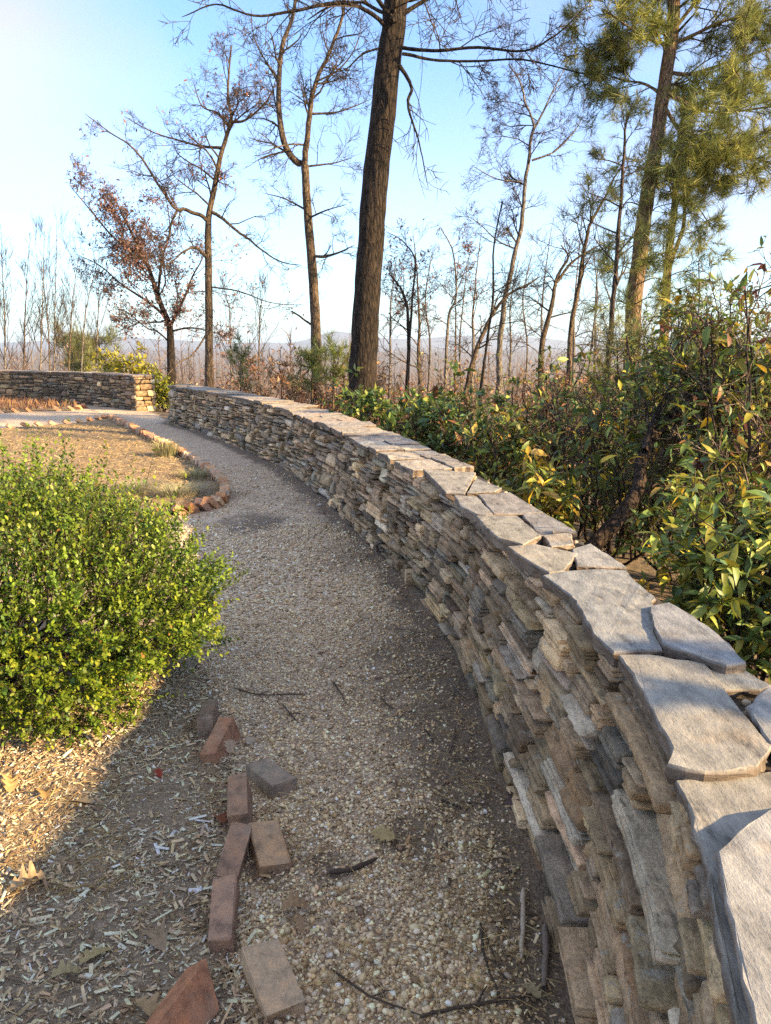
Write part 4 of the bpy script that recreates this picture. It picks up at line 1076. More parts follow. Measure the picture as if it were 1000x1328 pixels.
GR = [(545, 300, 18, -10), (566, 340, 22, 8), (590, 320, 24, 6), (612, 300, 19, 12), (635, 350, 24, -6), (660, 330, 21, 14), (672, 300, 25, -8), (700, 290, 18, 16), (722, 310, 22, 8), (742, 280, 20, 14), (770, 300, 23, 10), (505, 330, 20, 10), (520, 350, 25, -6), (790, 320, 21, 16)]
GL = ['curving', 'straight', 'forked', 'slanting', 'short', 'lean', 'wispy', 'leaning', 'upright', 'tall', 'grey', 'crooked', 'low', 'pale']
GW = ['just past the thin two-stemmed sapling', 'behind the faint thin sapling', 'behind the wavy grey sapling', 'near the slanting pale tree', 'behind the slanting pale tree', 'beside the slim tall tree', 'deep behind the slim tall tree', 'in front of the broken snag', 'behind the broken snag', 'beside the tree leaning to the pines', 'behind the slender young pine', 'just clear of the big dark trunk', 'deep behind the big dark trunk', 'under the edge of the pines']
for i, (x, top, Y, ln) in enumerate(GR):
    if i in (1, 4, 6, 8, 12): continue
    make_tree('sapling', GL[i] + ' bare sapling ' + GW[i], 'tree', [S([(x, 520), (x + ln * .15, 450), (x + ln * .2, 390), (x + ln, top)], Y, .045 if i % 3 else .06, .008, 11, .95, 2, .25)], 170 + i, 'bark_grey' if i % 2 else 'bark_tan', dict(BARE, minr=.0035, kids={2: 4, 1: 3.4}), [], dict(mat='dry', args=dict(per=1, size=.06, pal=RED, lvls=(1,) if i % 3 == 0 else (9,))), 'saplings of the bare grove')
# saplings beyond the far wall
LSAP = ['thin bare sapling beyond the far wall, leaning outward at the end of the row', 'pale sapling with upswept twigs beyond the far wall', 'tallish straight sapling beyond the far wall with a tan stem', 'sapling bending away from the tall straight one beyond the far wall',
        'tallest sapling of the row beyond the far wall', 'tan sapling slanting toward the red leaved oak beyond the far wall', 'grey sapling slanting most strongly beside the far pines', 'bare sapling partly hidden past the end of the far wall', 'short bare sapling between the far pines and the yellow shrub',
        'bare sapling standing between the wall end and the forked tree', 'bare sapling far behind the gap between the two walls']
for i, (x, top, Y, ln) in enumerate([(8, 330, 27, -6), (30, 318, 29, 8), (52, 300, 27, 6), (66, 345, 31, -14), (70, 290, 28, 4), (88, 335, 29, 14), (104, 350, 31, 20), (-16, 330, 28, 4), (125, 380, 33, 6), (335, 400, 30, 6), (300, 390, 34, -6)]):
    make_tree('sapling', LSAP[i], 'tree', [S([(x, 520), (x + ln * .15, 460), (x + ln * .4, 400), (x + ln, top)], Y, .05, .01, 14, 1.7, 2, .25)], 140 + i, 'bark_tan' if i % 2 else 'bark_grey', dict(BARE, minr=.0045, up=.14, ang=(15, 42), wob=.10, kids={2: 3.2, 1: 2.6}), group='bare saplings beyond the far wall')

# ---- pines
def needle_tuft(n, rng, L=1.0, w=.015):
    """brush of needles pointing outwards around +y; single triangles"""
    V, F = [], []
    for k in range(n):
        a = rng.uniform(0, 6.28); c = rng.uniform(.2, 1.25); d = np.array([math.sin(c) * math.cos(a), math.cos(c), math.sin(c) * math.sin(a)])
        s = unit(np.cross(d, rng.normal(0, 1, 3))) * w; b = np.array([0, rng.uniform(-.5, .25), 0]); l = rng.uniform(.7, 1.1) * L
        i = len(V); V += [b - s, b + s, b + d * l + np.array([0, 0, -.06 * l])]; F.append((i, i + 1, i + 2))
    return np.array(V), np.array(F)
NT = needle_tuft(22, np.random.default_rng(3))
PINEG = [(.19, .22, .055), (.25, .265, .06), (.16, .19, .055), (.31, .31, .075), (.22, .235, .06)]
PCFG = dict(kids={3: 4, 2: 4.5, 1: 3.4}, wob=.20, up=.03, minr=.004, seg=.2, ang=(30, 65))
def pine(label, stems, limbs, seed, size=.17, per=1, pal=PINEG, bark='bark_pine', lv=(0, 1), group='pines on the slope', cfg=PCFG):
    rng = np.random.default_rng(seed + 1)
    root, tips = make_tree('pine_tree', label, 'tree', stems, seed, bark, cfg, limbs, None, group)
    cr = [c for c in root.children if c.name.startswith('crown')]
    if not cr: return
    r = leaves_at(tips, rng, per, size, pal, .12, NT, (0, 55), lv, .18)
    mesh_from('foliage', local(r[0], root), r[1], M['needle'], cr[0], tint=r[2])
pine('tall pine with thick mossy trunk and spreading yellow green boughs', [S([(818, 520), (822, 400), (830, 330), (840, 250), (852, 180), (862, 110), (870, 50), (878, -40), (884, -120)], 11.5, .14, .08, 12, 1.0, 2, .62)], [
    S([(862, 118), (900, 140), (940, 146), (1010, 136)], 11.5, .04, .01, 12, .95, 2, .2, 10.6),
    S([(866, 95), (900, 95), (950, 78), (1010, 60)], 11.5, .035, .01, 12, .95, 2, .2, 11.8),
    S([(860, 135), (885, 172), (930, 190), (1010, 214)], 11.5, .035, .01, 12, .85, 2, .2, 10.8),
    S([(868, 60), (910, 40), (960, 20), (1020, 10)], 11.5, .035, .01, 12, 1.0, 2, .2, 11),
    S([(872, 40), (905, 0), (950, -30), (1010, -50)], 11.5, .035, .01, 10, 1.0, 2, .2, 12),
    S([(862, 58), (835, 48), (805, 28), (780, 10)], 11.5, .03, .008, 10, .8, 2, .2, 11),
    S([(858, 122), (835, 108), (812, 104), (785, 96)], 11.5, .028, .008, 10, .7, 2, .2, 12),
    S([(868, 40), (840, 10), (815, -10)], 11.5, .03, .008, 8, .8, 2, .2, 11.4),
    S([(853, 178), (880, 190), (915, 215)], 11.5, .02, .006, 8, .6, 2, .2, 11),
    S([(836, 290), (850, 270), (880, 262)], 11.5, .014, .005, 5, .4, 1, .2, 11),
    S([(838, 270), (815, 262), (795, 275)], 11.5, .014, .005, 5, .4, 1, .2, 11),
    S([(826, 370), (850, 360), (872, 372)], 11.5, .014, .005, 5, .4, 1, .2, 11)] + [
    S([(840 - (yy - 250) * .12, yy), (840 - (yy - 250) * .12 + dx * .5, yy - 10), (840 - (yy - 250) * .12 + dx, yy - 4 + dy)], 11.4, .012, .004, 7, .38, 1, .15, YY) for yy, dx, dy, YY in
    [(205, 45, 10, 11), (225, -48, 6, 11), (245, 52, 16, 10.8), (300, 40, 14, 11), (315, -44, 12, 11), (340, 48, 8, 10.8), (355, -40, 4, 11.2), (395, 44, 0, 11), (400, -46, 10, 11)]], 201)
pine('second mossy pine with a forked bent limb beside the tall pine', [S([(858, 520), (862, 400), (868, 340), (874, 270), (878, 215), (883, 160), (888, 110)], 12.4, .095, .03, 10, .7, 2, .5)], [
    S([(866, 350), (884, 300), (890, 262), (902, 232), (912, 212)], 12.4, .045, .01, 7, .5, 2, .4),
    S([(880, 180), (920, 200), (970, 205), (1010, 235)], 12.4, .03, .008, 10, .7, 2, .2, 11.8),
    S([(876, 250), (905, 270), (925, 300)], 12.4, .02, .006, 6, .5, 1, .2)] + [
    S([(872 - (yy - 280) * .1, yy), (872 - (yy - 280) * .1 + dx * .5, yy - 8), (872 - (yy - 280) * .1 + dx, yy + dy)], 12.3, .012, .004, 7, .42, 1, .15, YY) for yy, dx, dy, YY in
    [(225, 50, 12, 12), (245, -40, 6, 12), (285, 55, 14, 11.8), (310, 60, 20, 12), (335, -38, 8, 12), (360, 52, 10, 11.8), (385, 48, 6, 12)]], 202)
pine('slender dark young pine with tufted top among the grove', [S([(786, 520), (790, 450), (796, 390), (800, 330), (805, 260), (810, 190), (813, 145)], 9.5, .045, .012, 14, .55, 1, .3)], [
    S([(808, 215), (790, 208), (768, 206)], 9.5, .012, .005, 4, .25, 1, .5),
    S([(804, 268), (785, 258), (762, 250)], 9.5, .012, .005, 4, .25, 1, .5),
    S([(812, 160), (818, 145), (822, 130)], 9.5, .012, .006, 6, .25, 1, .2),
    S([(800, 335), (825, 315), (845, 300)], 9.5, .012, .005, 4, .3, 1, .4)], 203, .15, 1, [(.10, .12, .035), (.13, .14, .04), (.08, .10, .03)], 'bark_dark', (0,))
for i, (x, y0, Y, ht, lab) in enumerate([(312, 510, 15.2, 62, 'small green young pine poking above the wall coping'), (405, 510, 12.6, 48, 'bushy young pine low behind the wall near the big trunk'), (432, 515, 12.2, 60, 'yellowish young pine right beside the big trunk')]):
    pine(lab, [S([(x, y0 + 15), (x, y0 - ht * .5), (x + 2, y0 - ht)], Y, .022, .006, 16, .42, 1, .15)], [], 210 + i, .16, 1, [(.10, .15, .035), (.14, .19, .05), (.16, .17, .05)], 'bark_tan', (0, 1), 'young pines behind the wall', dict(PCFG, up=.10))
# soft pine boughs low in the thicket on the right
for i, (x, y, Y) in enumerate([(835, 440, 8.5), (800, 470, 8.0), (880, 425, 9.0)]):
    b = at(x, y + 60, Y); b[2] = float(terrain(b[0], b[1]))
    top = at(x, y - 30, Y)
    pine(['pale yellow green pine sapling low under the tall mossy pine', 'pale pine sapling at the foot of the slender young pine', 'pale pine sapling below the second mossy pine'][i], [(np.array([b, (b + top) / 2 + [.05, 0, 0], top]), .03, .008, 18, .6, 1, .35)], [], 220 + i, .16, 1, [(.17, .17, .05), (.21, .19, .06), (.13, .14, .04)], 'bark_dark', (0, 1), 'low pines in the thicket')

# ---- laurels and rhododendrons outside the wall
LEAF = leaf_t(1, .38, .35, .38)
LG = [(.09, .15, .03), (.125, .19, .04), (.06, .11, .03), (.17, .22, .045), (.08, .15, .06), (.22, .25, .045)]
LY = [(.21, .23, .04), (.28, .26, .035), (.16, .20, .035), (.11, .16, .035), (.40, .27, .03), (.09, .14, .035)]
LB = [(.075, .12, .03), (.30, .20, .04), (.16, .07, .03), (.26, .12, .045), (.10, .14, .035)]
LM = [(.12, .045, .04), (.16, .06, .045), (.22, .18, .03), (.09, .05, .035), (.15, .13, .03)]
LCFG = dict(kids={3: 4, 2: 3.6, 1: 2.4}, wob=.30, up=.06, minr=.0028, seg=.14, ang=(30, 70))
def laurel(label, px, ybase, ytop, Y, spread, nst, seed, pal, size=.085, per=7, lv=2, parts=0, group='evergreen shrubs outside the wall', twig='twigs', lvls=(0,), name='laurel_shrub', cat='shrub', template=LEAF, cone=(30, 110), depth=.6, mat='leaf'):
    if Y > 6.5 or mat == 'dry': template = SIMPLE
    rng = np.random.default_rng(seed); b0 = at(px, ybase, Y); b0[2] = float(terrain(b0[0], b0[1])) - .03
    root = empty(name, b0, label, cat, group)
    th, tw, tips = Tubes(), Tubes(), []
    top = at(px, ytop, Y)[2]
    for k in range(nst):
        a = rng.uniform(0, 6.28); rr = spread * math.sqrt(rng.uniform(.05, 1))
        e = b0 + np.array([math.cos(a) * rr, math.sin(a) * rr * depth, 0]); e[2] = b0[2] + (top - b0[2]) * rng.uniform(.55, 1.0) * (1.08 - .35 * (rr / spread) ** 2)
        s = b0 + np.array([math.cos(a), math.sin(a), 0]) * spread * .12
        mid = s * .5 + e * .5 + rng.normal(0, .07 * spread, 3)
        C = catmull([s, mid, e], 5); C[1:-1] += rng.normal(0, .015, (len(C) - 2, 3))
        r0 = rng.uniform(.010, .018); rad = np.linspace(r0, .005, len(C)); th.add(C, rad, 5); tips.append((C[-1], unit(C[-1] - C[-2]), 0))
        for j in range(7):
            t = rng.uniform(.35, 1.0); i = min(len(C) - 2, int(t * (len(C) - 1))); ax = unit(C[i + 1] - C[i])
            d = unit(ax * .6 + rng.normal(0, .6, 3) + np.array([0, 0, .15]))
            grow((th, tw), C[i], d, spread * rng.uniform(.30, .55), .006, lv - 1, rng, LCFG, tips)
    th.build('stem', M['bark_dark'], root); cr = tw.build('crown', M[twig], root)
    V, Fc, T = leaves_at(tips, rng, per, size, pal, .07, template, cone, lvls, .2)
    if parts:
        nv, nf = len(template[0]), len(template[1]); N = len(V) // nv
        Vn = V.reshape(N, nv, 3); cen = Vn.mean(1); dist = np.linalg.norm(cen - np.array([0, 0, CAMH]), axis=1) 
        vis = np.where(cen[:, 2] > .35, dist, 99)
        order = np.argsort(vis); sel = order[:parts]; rest = order[parts:]
        for k in sel:
            mesh_from('leaf', local(Vn[k], root), template[1], M[mat], cr, tint=T[k * nv], smooth=True)
        V = Vn[rest].reshape(-1, 3); T = T.reshape(N, nv, 3)[rest].reshape(-1, 3); Fc = (template[1][None] + (np.arange(len(rest)) * nv)[:, None, None]).reshape(-1, template[1].shape[1])
    o = mesh_from('foliage', local(V, root), Fc, M[mat], cr, tint=T, smooth=True); o['kind'] = 'stuff'
    return root
laurel('leafy laurel with long drooping green leaves pressing against the nearest wall slabs', 975, 860, 650, 3.0, .50, 15, 301, LG + LY[:3], .070, 6, 2, 260)
laurel('unseen laurel added past the shrub row to shade the near capstones', 3983, -121, -121, .85, .50, 16, 324, LG, .07, 7, 2)  # added out of view so its leaves shade the near capstones
laurel('laurel with bright yellow green leaves reaching over the dark leaning trunk', 1000, 800, 585, 3.9, .60, 14, 302, LY + LG[:2], .072, 6, 2)
laurel('low yellow and orange tinted shrub beside the middle of the wall', 705, 700, 585, 5.0, .42, 13, 303, LY + LB[1:2], .075, 6, 2)
laurel('dark green laurel between the tinted shrub and the leaning trunk', 775, 720, 540, 5.6, .75, 10, 304, LG + LY, .08, 3, 2, twig='twigs_pale')
laurel('dense dark green rhododendron behind the wall just past the big trunk', 525, 570, 492, 9.3, .95, 18, 305, LG, .095, 7, 2)
laurel('rhododendron with a few red leaves next to the slender saplings', 590, 600, 490, 8.2, .8, 14, 306, LG + LB[2:3], .09, 6, 2)
laurel('mixed green and brown laurel low behind the sunlit coping', 640, 640, 530, 6.8, .7, 12, 307, LG + LB + LY[:2], .085, 4, 2, twig='twigs_pale')
laurel('green laurel at the foot of the snag', 700, 600, 450, 8.0, .9, 13, 308, LG + LB, .085, 4, 2, twig='twigs_pale')
laurel('tall tangled laurel with grey crooked twigs filling the thicket', 900, 700, 400, 5.6, 1.2, 18, 309, LG + LY, .07, 1, 3, twig='twigs_pale')
laurel('tangled olive laurel behind the leaning trunk', 820, 650, 420, 6.8, 1.1, 16, 310, LG + LY, .075, 3, 2, twig='twigs_pale')
laurel('very tall laurel with maroon and yellow leaves against the sky', 990, 700, 262, 5.0, .8, 12, 311, LM + LY[:2], .07, 3, 2, twig='twigs_pale')
laurel('laurel with orange flecked leaves at half height of the thicket', 985, 760, 420, 4.4, .7, 12, 312, LG + LB + LY, .07, 2, 2, twig='twigs_pale')
laurel('grey twiggy shrub nearly without leaves in the thicket', 860, 600, 380, 7.8, 1.2, 18, 313, LG[:3], .06, 2, 3, twig='twigs_pale')
laurel('second grey twiggy shrub nearly without leaves under the pines', 945, 600, 345, 7.4, 1.3, 18, 314, LY[:3], .06, 2, 3, twig='twigs_pale')
laurel('olive green laurel under the slender young pine', 760, 600, 450, 8.8, 1.1, 16, 315, LG + LY[:2], .085, 5, 2)
laurel('russet leaved oak brush beside the big trunk', 445, 520, 455, 12.8, .7, 12, 316, TANL + RED[1:2], .10, 3, 2, name='oak_brush', mat='dry', group='russet brush behind the wall')
laurel('russet leaved oak brush rising above the middle of the far coping', 365, 520, 455, 15.0, .9, 13, 317, TANL, .10, 3, 2, name='oak_brush', mat='dry', group='russet brush behind the wall')
laurel('pink brown leaved brush behind the russet brush', 340, 520, 440, 19, 1.3, 13, 318, RED + TANL, .10, 3, 2, name='oak_brush', mat='dry', group='russet brush behind the wall')
laurel('reddish brush between the big trunk and the rhododendron', 500, 540, 478, 11.8, .6, 10, 319, RED + TANL, .085, 3, 2, name='oak_brush', mat='dry', group='russet brush behind the wall')
laurel('yellow green dense shrub behind the far wall near its squared end', 165, 520, 447, 24, 1.1, 26, 320, [(.30, .27, .025), (.36, .30, .03), (.22, .22, .03), (.26, .25, .03)], .12, 8, 2, name='yellow_shrub', depth=.7)
laurel('lower green shrub spilling around the squared wall end', 208, 520, 480, 21, .5, 12, 321, [(.20, .23, .03), (.15, .19, .03), (.26, .25, .03)], .10, 7, 2, name='yellow_shrub')
laurel('pale bare arching stems tangled above the bright laurel', 930, 760, 440, 5.7, .75, 12, 322, LY[:3], .06, 1, 3, twig='twigs_pale')
laurel('straw coloured bare brush below the snag', 740, 620, 470, 7.2, .8, 12, 323, TANL, .06, 2, 2, twig='twigs_pale', mat='dry')
for i, (x, yt, Y, w_, lab) in enumerate([(480, 470, 14, 1.1, 'russet brush around the foot of the thin two-stemmed sapling'), (560, 462, 16, 1.3, 'mixed russet and green brush under the wavy sapling'), (625, 458, 17, 1.4, 'pale brown brush below the slim tall tree'), (690, 452, 15, 1.2, 'olive brush at the foot of the broken snag'), (750, 445, 14, 1.2, 'russet brush under the tree leaning to the pines')]):
    laurel(lab, x, 520, yt, Y, w_, 14, 380 + i, [TANL, TANL + LG[:2], TANL + [(.3, .24, .15)], LY[:3] + TANL, RED + TANL][i], .09, 3, 2, name='oak_brush', mat='dry', group='brush under the bare grove', twig='twigs_pale' if i % 2 else 'twigs')
# the dark leaning trunk of an old laurel
make_tree('laurel_tree', 'old laurel with a thick dark leaning trunk rising from behind the wall', 'tree',
    [S([(752, 730), (775, 700), (808, 668), (830, 628), (832, 595), (845, 565), (885, 525), (915, 490), (930, 440)], 4.6, .062, .03, 8, .6, 2, .55, 5.4)], 330, 'bark_dark', dict(LCFG, wob=.35), [
    S([(868, 540), (910, 528), (950, 530), (985, 520)], 5.0, .028, .008, 8, .45, 2, .2, 5.3),
    S([(836, 585), (850, 540), (880, 480), (885, 430)], 4.9, .03, .008, 8, .5, 2, .2, 5.6),
    S([(900, 510), (960, 500), (1010, 470)], 5.2, .022, .006, 8, .45, 2, .2, 4.8),
    S([(905, 570), (950, 560), (1000, 565)], 5.0, .012, .006, 6, .4, 2, .2)],
    dict(mat='leaf', args=dict(per=2, size=.07, pal=LG + LY, lvls=(0,), template=LEAF)), twig='twigs_pale')

# ---- boxwood in the chip bed
def boxwood():
    rng = np.random.default_rng(51); c = np.array([-1.90, 3.15, 0.0])
    root = empty('boxwood_shrub', c, 'rounded boxwood shrub with small glossy yellow green leaves in the chip bed', 'shrub')
    rad = np.array([1.13, .74, .54]); cz = .38
    N = 11500; d = rng.normal(0, 1, (N, 3)); d /= np.linalg.norm(d, axis=1, keepdims=True); d = d[(d[:, 2] > -.66)]; d = d[(d @ np.array([.45, -.85, .28]) > -.15) | (rng.random(len(d)) < .35)]
    N = len(d); az = np.arctan2(d[:, 1], d[:, 0])
    lump = (fbm(d[:, 0] * 3.1 + 7, d[:, 2] * 3.1 + d[:, 1] * 2.2, 61) - .47) * .6 + (fbm(d[:, 0] * 8 + 3, d[:, 1] * 8 + d[:, 2] * 6, 62) - .47) * .5
    for q in range(110):
        ld = rng.normal(0, 1, 3); ld /= np.linalg.norm(ld); wdt = rng.uniform(.09, .20); amp = rng.uniform(.10, .26) if q < 60 else -rng.uniform(.12, .30)
        lump = lump + amp * np.exp(-((d - ld) ** 2).sum(1) / wdt ** 2)
    depth = 1 - np.abs(rng.normal(0, .07, N)) - (rng.random(N) < .42) * rng.uniform(.05, .34, N)
    P = c + np.array([0, 0, cz]) + d * rad * (1 + lump * .55)[:, None] * depth[:, None]
    P[:, 2] = np.maximum(P[:, 2], .02 + rng.uniform(0, .05, N))
    out = unit_rows(d / rad); D = unit_rows(out * .75 + np.array([0, 0, .55]) + rng.normal(0, .28, (N, 3)))
    Ls = rng.uniform(.05, .13, N) * (1 + .7 * np.clip(d[:, 2], 0, 1)); spike = rng.random(N) < .05; Ls[spike] *= 1.8; topk = (d[:, 2] > .55) & (rng.random(N) < .10); Ls[topk] *= 1.6
    per = 14
    t = np.tile(np.linspace(.08, 1.0, per), (N, 1)) + rng.normal(0, .02, (N, per))
    PP = (P[:, None] + D[:, None] * (t * Ls[:, None])[..., None]).reshape(-1, 3)
    DD = np.repeat(D, per, 0); n = len(PP)
    ph = (np.tile(np.arange(per) * math.pi * .5 * 1.0, N) + np.repeat(rng.uniform(0, 6.28, N), per) + np.tile(np.arange(per) % 2 * math.pi, N))
    ref = np.tile([0.13, .07, 1.0], (n, 1)); X = unit_rows(np.cross(DD, ref)); Zv = np.cross(X, DD)
    side = X * np.cos(ph)[:, None] + Zv * np.sin(ph)[:, None]
    a = np.radians(rng.uniform(30, 70, n))[:, None]; ld = DD * np.cos(a) + side * np.sin(a)
    TV = np.array([(-.07, 0, 0), (.07, 0, 0), (.29, .5, .05), (.13, .95, 0), (-.13, .95, 0), (-.29, .5, .05)])
    TFc = np.array([(0, 1, 2), (0, 2, 5), (5, 2, 3), (5, 3, 4)])
    V, Fc = scatter(TV, TFc, frames(ld, roll=rng.normal(0, .5, n)), rng.uniform(.0145, .0235, n), PP)
    tt = t.ravel(); patch = np.clip((fbm(d[:, 0] * 4, d[:, 2] * 4 + d[:, 1] * 3, 66) - .30) * 2.6, 0, 1); base = pick([(.08, .14, .018), (.115, .19, .022), (.05, .10, .018), (.15, .22, .025)], N, rng, .25)
    young = np.clip((tt - .55) * 2.2, 0, 1)[:, None] * np.repeat(rng.uniform(.1, 1.0, N) * (.25 + .9 * patch), per)[:, None]
    T = np.repeat(base, per, 0) * (1 - young) + np.array([.27, .295, .03]) * young
    odd = rng.random(n) < .006; T[odd] = (.34, .18, .05)
    V = np.vstack([V]); 
    tb = Tubes(); st = Tubes()
    for k in range(0, N, 2): tb.add([P[k] - D[k] * .08, P[k] + D[k] * Ls[k] * .9], [.0018, .0009], 3)
    for k in range(70):
        i = rng.integers(0, N); q = c + np.array([rng.normal(0, .10), rng.normal(0, .10), 0]); e = c + (P[i] - c) * .88
        st.add(catmull([q, (q + e) / 2 + rng.normal(0, .05, 3), e], 4), np.linspace(.011, .003, 9), 5)
    st.build('stem', M['bark_dark'], root); cr = tb.build('crown', M['twigs'], root)
    o = mesh_from('foliage', local(V, root), Fc, M['box'], cr, tint=np.repeat(T, 6, 0), smooth=True); o['kind'] = 'stuff'
def unit_rows(a): return a / (np.linalg.norm(a, axis=1, keepdims=True) + 1e-9)
boxwood()

# ---- grass tufts and the low brown ground cover
def tuft(px, py, R, Hh, n, pal, label, seed):
    rng = np.random.default_rng(seed); p = gp(px, py); p[2] = .02
    V, F, T = [], [], []
    for k in range(n):
        a = rng.uniform(0, 6.28); rr = R * math.sqrt(rng.random()) * .55; b = np.array([math.cos(a) * rr, math.sin(a) * rr, 0]); o = np.array([math.cos(a), math.sin(a), 0]) * rng.uniform(.3, 1) * R * .6
        s = np.array([-math.sin(a), math.cos(a), 0]) * .0022; h = Hh * rng.uniform(.6, 1.1); i = len(V)
        V += [b - s, b + s, b + o * .4 + [0, 0, h * .7] - s, b + o * .4 + [0, 0, h * .7] + s, b + o * 1.2 + [0, 0, h * .85]]; F += [(i, i + 1, i + 3), (i, i + 3, i + 2), (i + 2, i + 3, i + 4)]
        T += [pick(pal, 1, rng, .15)[0]] * 5
    o = mesh_from('grass_tuft', np.array(V), np.array(F), M['dry'], tint=np.array(T), loc=p); tag(o, label, 'grass', 'grass tufts in the round bed')
STR = [(.34, .29, .14), (.28, .27, .13), (.40, .34, .18), (.22, .24, .11)]
tuft(216, 594, .28, .26, 420, STR, 'pale upright grass tuft leaning on the curved brick row', 61)
tuft(252, 622, .30, .11, 260, STR, 'low spreading straw coloured tuft inside the curve of bricks', 62)
tuft(232, 645, .36, .13, 380, [(.22, .23, .15), (.28, .28, .17), (.33, .30, .18)], 'greyish green grass tuft near the brick turn', 63)
tuft(180, 640, .35, .14, 300, [(.24, .24, .15), (.30, .28, .17)], 'small faded grass tuft behind the boxwood top', 64)
def ground_cover():
    rng = np.random.default_rng(71); n = 5200; x = rng.uniform(-13.5, -7.2, n); y = rng.uniform(15, 22.5, n); k = inpoly(x, y, backpoly); P = np.column_stack([x, y, np.full(k.size, .03)])[k]; n = len(P)
    V, Fc = scatter(leaf_t(1, .14, .2, .1)[0], leaf_t()[1], frames(np.column_stack([rng.normal(0, .5, n), rng.normal(0, .5, n), np.ones(n)]), rng=rng), rng.uniform(.10, .24, n), P)
    o = mesh_from('ground_cover', V, Fc, M['dry'], tint=np.repeat(pick([(.20, .105, .06), (.26, .15, .085), (.16, .085, .055), (.30, .19, .10)], n, rng), 10, 0)); tag(o, 'low reddish brown dormant ground cover under the far wall', 'ground cover', kind='stuff')
ground_cover()
def bed_litter():
    rng = np.random.default_rng(72); n = 19000; x = rng.uniform(-8, -1.2, n); y = 6 + 9 * rng.random(n); k = inpoly(x, y, bedpoly); x, y = x[k], y[k]; n = len(x)
    z = microz(x, y) + .02 + .05 * fbm(x * 1.5, y * 1.5, 9)
    TV, TFc = shard()
    V, Fc = scatter(TV, TFc, rot_eul(rng.normal(0, .35, n), rng.normal(0, .35, n), rng.uniform(0, 6.3, n)), np.column_stack([rng.uniform(.012, .05, n), rng.uniform(.002, .009, n), rng.uniform(.001, .004, n)]), np.column_stack([x, y, z]))
    o = mesh_from('bed_straw', V, Fc, M['chip'], tint=np.repeat(pick([(.36, .26, .13), (.28, .19, .10), (.44, .34, .19), (.20, .13, .07), (.32, .25, .12)], n, rng, .2), 8, 0)); tag(o, 'dry straw and chips strewn over the round bed', 'straw', kind='stuff')
bed_litter()

# ------------------------------------------------------------------ woods beyond and hills
def woods():
    rng = np.random.default_rng(81); VV, FF, TT = [], [], []; nv = 0
    def batch(n, y0, y1, xs, hmin, hmax, pal, fan, zoff=0):
        nonlocal nv
        y = y0 * (y1 / y0) ** rng.random(n); x = y * rng.uniform(xs[0], xs[1], n); z = terrain(x, y) + zoff; h = rng.uniform(hmin, hmax, n); col = pick(pal, n, rng, .16)
        per = fan
        b = np.column_stack([x, y, z]); 
        # twigs: slim triangles from the stem outwards and up
        t = rng.uniform(.25, 1, (n, per)); a = rng.uniform(0, 6.28, (n, per)); ln = h[:, None] * rng.uniform(.12, .38, (n, per)) * (1.15 - t * .7)
        p0 = b[:, None] + np.stack([0 * t, 0 * t, t * h[:, None]], -1) * np.array([1, 1, .82])
        dr = np.stack([np.cos(a) * .7, np.sin(a) * .7, rng.uniform(.25, 1.0, (n, per))], -1); p1 = p0 + dr * ln[..., None]
        wd = np.maximum(.004 * h[:, None] * rng.uniform(.6, 1.6, (n, per)), .00034 * y[:, None])[..., None]
        sd = np.stack([np.ones_like(a), 0 * a, 0 * a], -1) * wd
        V = np.stack([p0 - sd, p0 + sd, p1], 2).reshape(-1, 3); k = len(V)
        VV.append(V); FF.append(np.arange(k).reshape(-1, 3) + nv); nv += k; TT.append(np.repeat(col, per * 3, 0))
        w = np.maximum(.012 * h, .0004 * y)[:, None] * np.array([1, 0, 0])
        V = np.stack([b - w, b + w, b + np.column_stack([0 * h, 0 * h, h * .95])], 1).reshape(-1, 3); k = len(V)
        VV.append(V); FF.append(np.arange(k).reshape(-1, 3) + nv); nv += k; TT.append(np.repeat(col * .8, 3, 0))
    BR = [(.20, .15, .115), (.24, .185, .14), (.17, .13, .105), (.26, .18, .13), (.22, .15, .12)]
    batch(5000, 90, 2900, (-.62, .62), 9, 16, BR, 17)
    batch(700, 45, 110, (-.65, .6), 5, 9, BR, 40)
    batch(160, 150, 1500, (-.6, .6), 8, 15, [(.07, .10, .04), (.09, .11, .045)], 60)
    o = mesh_from('distant_woods', np.vstack(VV), np.vstack(FF), M['dry'], tint=np.vstack(TT)); tag(o, 'hazy brown leafless woods filling the valley', 'woods', kind='stuff')
woods()
# scrub just behind the far wall
TH = [(20, 468, 33), (60, 450, 36), (110, 432, 40), (140, 440, 37), (40, 440, 42), (190, 436, 38), (240, 440, 36), (-10, 455, 34), (270, 452, 34), (310, 440, 40), (85, 440, 38)]
THL = ['leaf-holding tan thicket at the open end of the far wall', 'tan leafless thicket among the bare saplings behind the far wall', 'tan leafless thicket beneath the highest far pine', 'brown leaved thicket touching the yellow shrub', 'pale leafless thicket deep behind the tallest sapling', 'leafless thicket behind the red leaved oak',
       'brown leaved thicket seen through the gap between the walls', 'leafless thicket past the outermost sapling', 'leafless thicket beside the crooked limbed bare tree', 'brown leaved thicket above the small green young pine', 'leafless thicket between the far pines and the saplings']
for i, (x, yt, Y) in enumerate(TH):
    laurel(THL[i], x, 520, yt, Y, 2.1, 16, 340 + i, TANL + [(.30, .24, .14), (.26, .22, .12)], .12, 2 if i % 3 else 5, 2, name='thicket', group='leafless thickets behind the far wall', twig='twigs_pale', mat='dry')
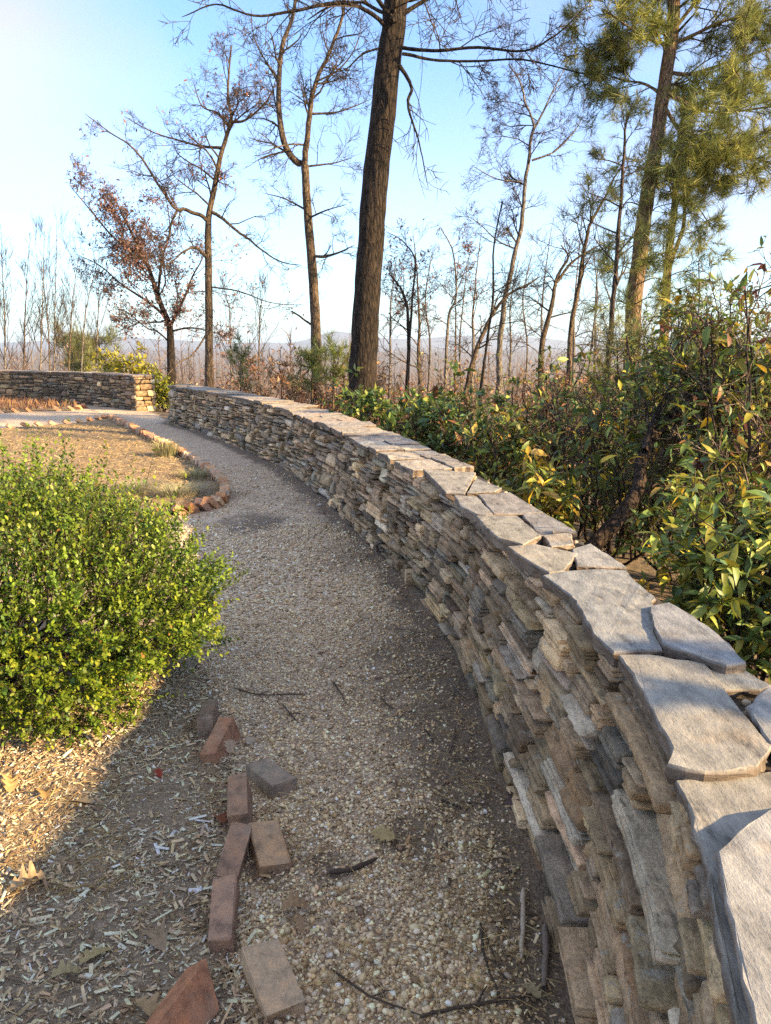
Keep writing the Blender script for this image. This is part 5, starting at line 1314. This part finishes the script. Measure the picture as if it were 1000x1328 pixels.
for i, (x, yt, Y) in enumerate([(100, 424, 48), (128, 432, 52), (92, 436, 45)]):
    b = at(x, 500, Y); b[2] = float(terrain(b[0], b[1])); top = at(x, yt, Y)
    pine(['rounded far pine rising highest over the thickets', 'rounded far pine beside the yellow shrub', 'lower rounded far pine among the saplings'][i], [(np.array([b, (b + top) / 2, top]), .12, .03, 26, 1.9, 2, .3)], [], 360 + i, .45, 1, [(.14, .15, .05), (.18, .18, .06), (.11, .12, .045)], 'bark_tan', (0, 1), 'far pines', dict(PCFG, minr=.01))

def hills():
    xs = np.linspace(-5200, 5200, 400)
    def ridge(name, Y, prof, seed, label):
        h = prof(xs) + (fbm(xs * .004, xs * 0, seed) - .47) * 14 + (fbm(xs * .03, xs * 0, seed + 3) - .47) * 5
        V = np.vstack([np.column_stack([xs, np.full(400, Y - 500), np.full(400, -90)]), np.column_stack([xs, np.full(400, Y - 160), h * .45 - 25 + (fbm(xs * .02, xs * 0, seed + 8) - .5) * 14]), np.column_stack([xs, np.full(400, Y), h]), np.column_stack([xs, np.full(400, Y + 500), np.full(400, -90)])])
        i = np.arange(400 * 4).reshape(4, 400); Fq = np.stack([i[:-1, :-1], i[:-1, 1:], i[1:, 1:], i[1:, :-1]], -1).reshape(-1, 4)
        o = mesh_from(name, V, Fq, M['hill'], smooth=True); tag(o, label, 'hills', kind='structure')
    g = lambda x, c, w, a: a * np.exp(-((x / 1.3 - c) / w) ** 2)
    ridge('hills', 4300, lambda x: 1.3 * (19 + g(x, -215, 110, 40) + g(x, -60, 160, 16) + g(x, 300, 180, 28) + g(x, 480, 90, 26) + g(x, 640, 120, 18) + g(x, -1100, 300, 22)), 91, 'low blue ridge of wooded hills on the horizon')
m, n, l, b = new_mat('wooded_hill'); v = objvec(n, l); n1 = noise(n, l, v, .02, 5, .7)
l.new(ramp(n, l, n1.outputs['Fac'], [(.3, (.07, .06, .05)), (.7, (.16, .13, .10))]).outputs[0], b.inputs['Base Color']); b.inputs['Roughness'].default_value = 1
M['hill'] = m
hills()

# ------------------------------------------------------------------ the air
hz = mesh_from('haze', np.array([(x, y, z) for x in (-6000, 6000) for y in (-6000, 6000) for z in (-140, 110)]), [(0, 1, 3, 2), (4, 6, 7, 5), (0, 4, 5, 1), (2, 3, 7, 6), (0, 2, 6, 4), (1, 5, 7, 3)], None)
hm = bpy.data.materials.new('haze_air'); hm.use_nodes = True; hn = hm.node_tree.nodes; hn.remove(hn['Principled BSDF'])
pv = hn.new('ShaderNodeVolumePrincipled'); pv.inputs['Color'].default_value = (.62, .80, 1.0, 1); pv.inputs['Density'].default_value = .00022; pv.inputs['Anisotropy'].default_value = .2
hm.node_tree.links.new(pv.outputs[0], hn['Material Output'].inputs['Volume']); hz.data.materials.append(hm)
tag(hz, 'thin pale haze over the valley', 'haze', kind='stuff')
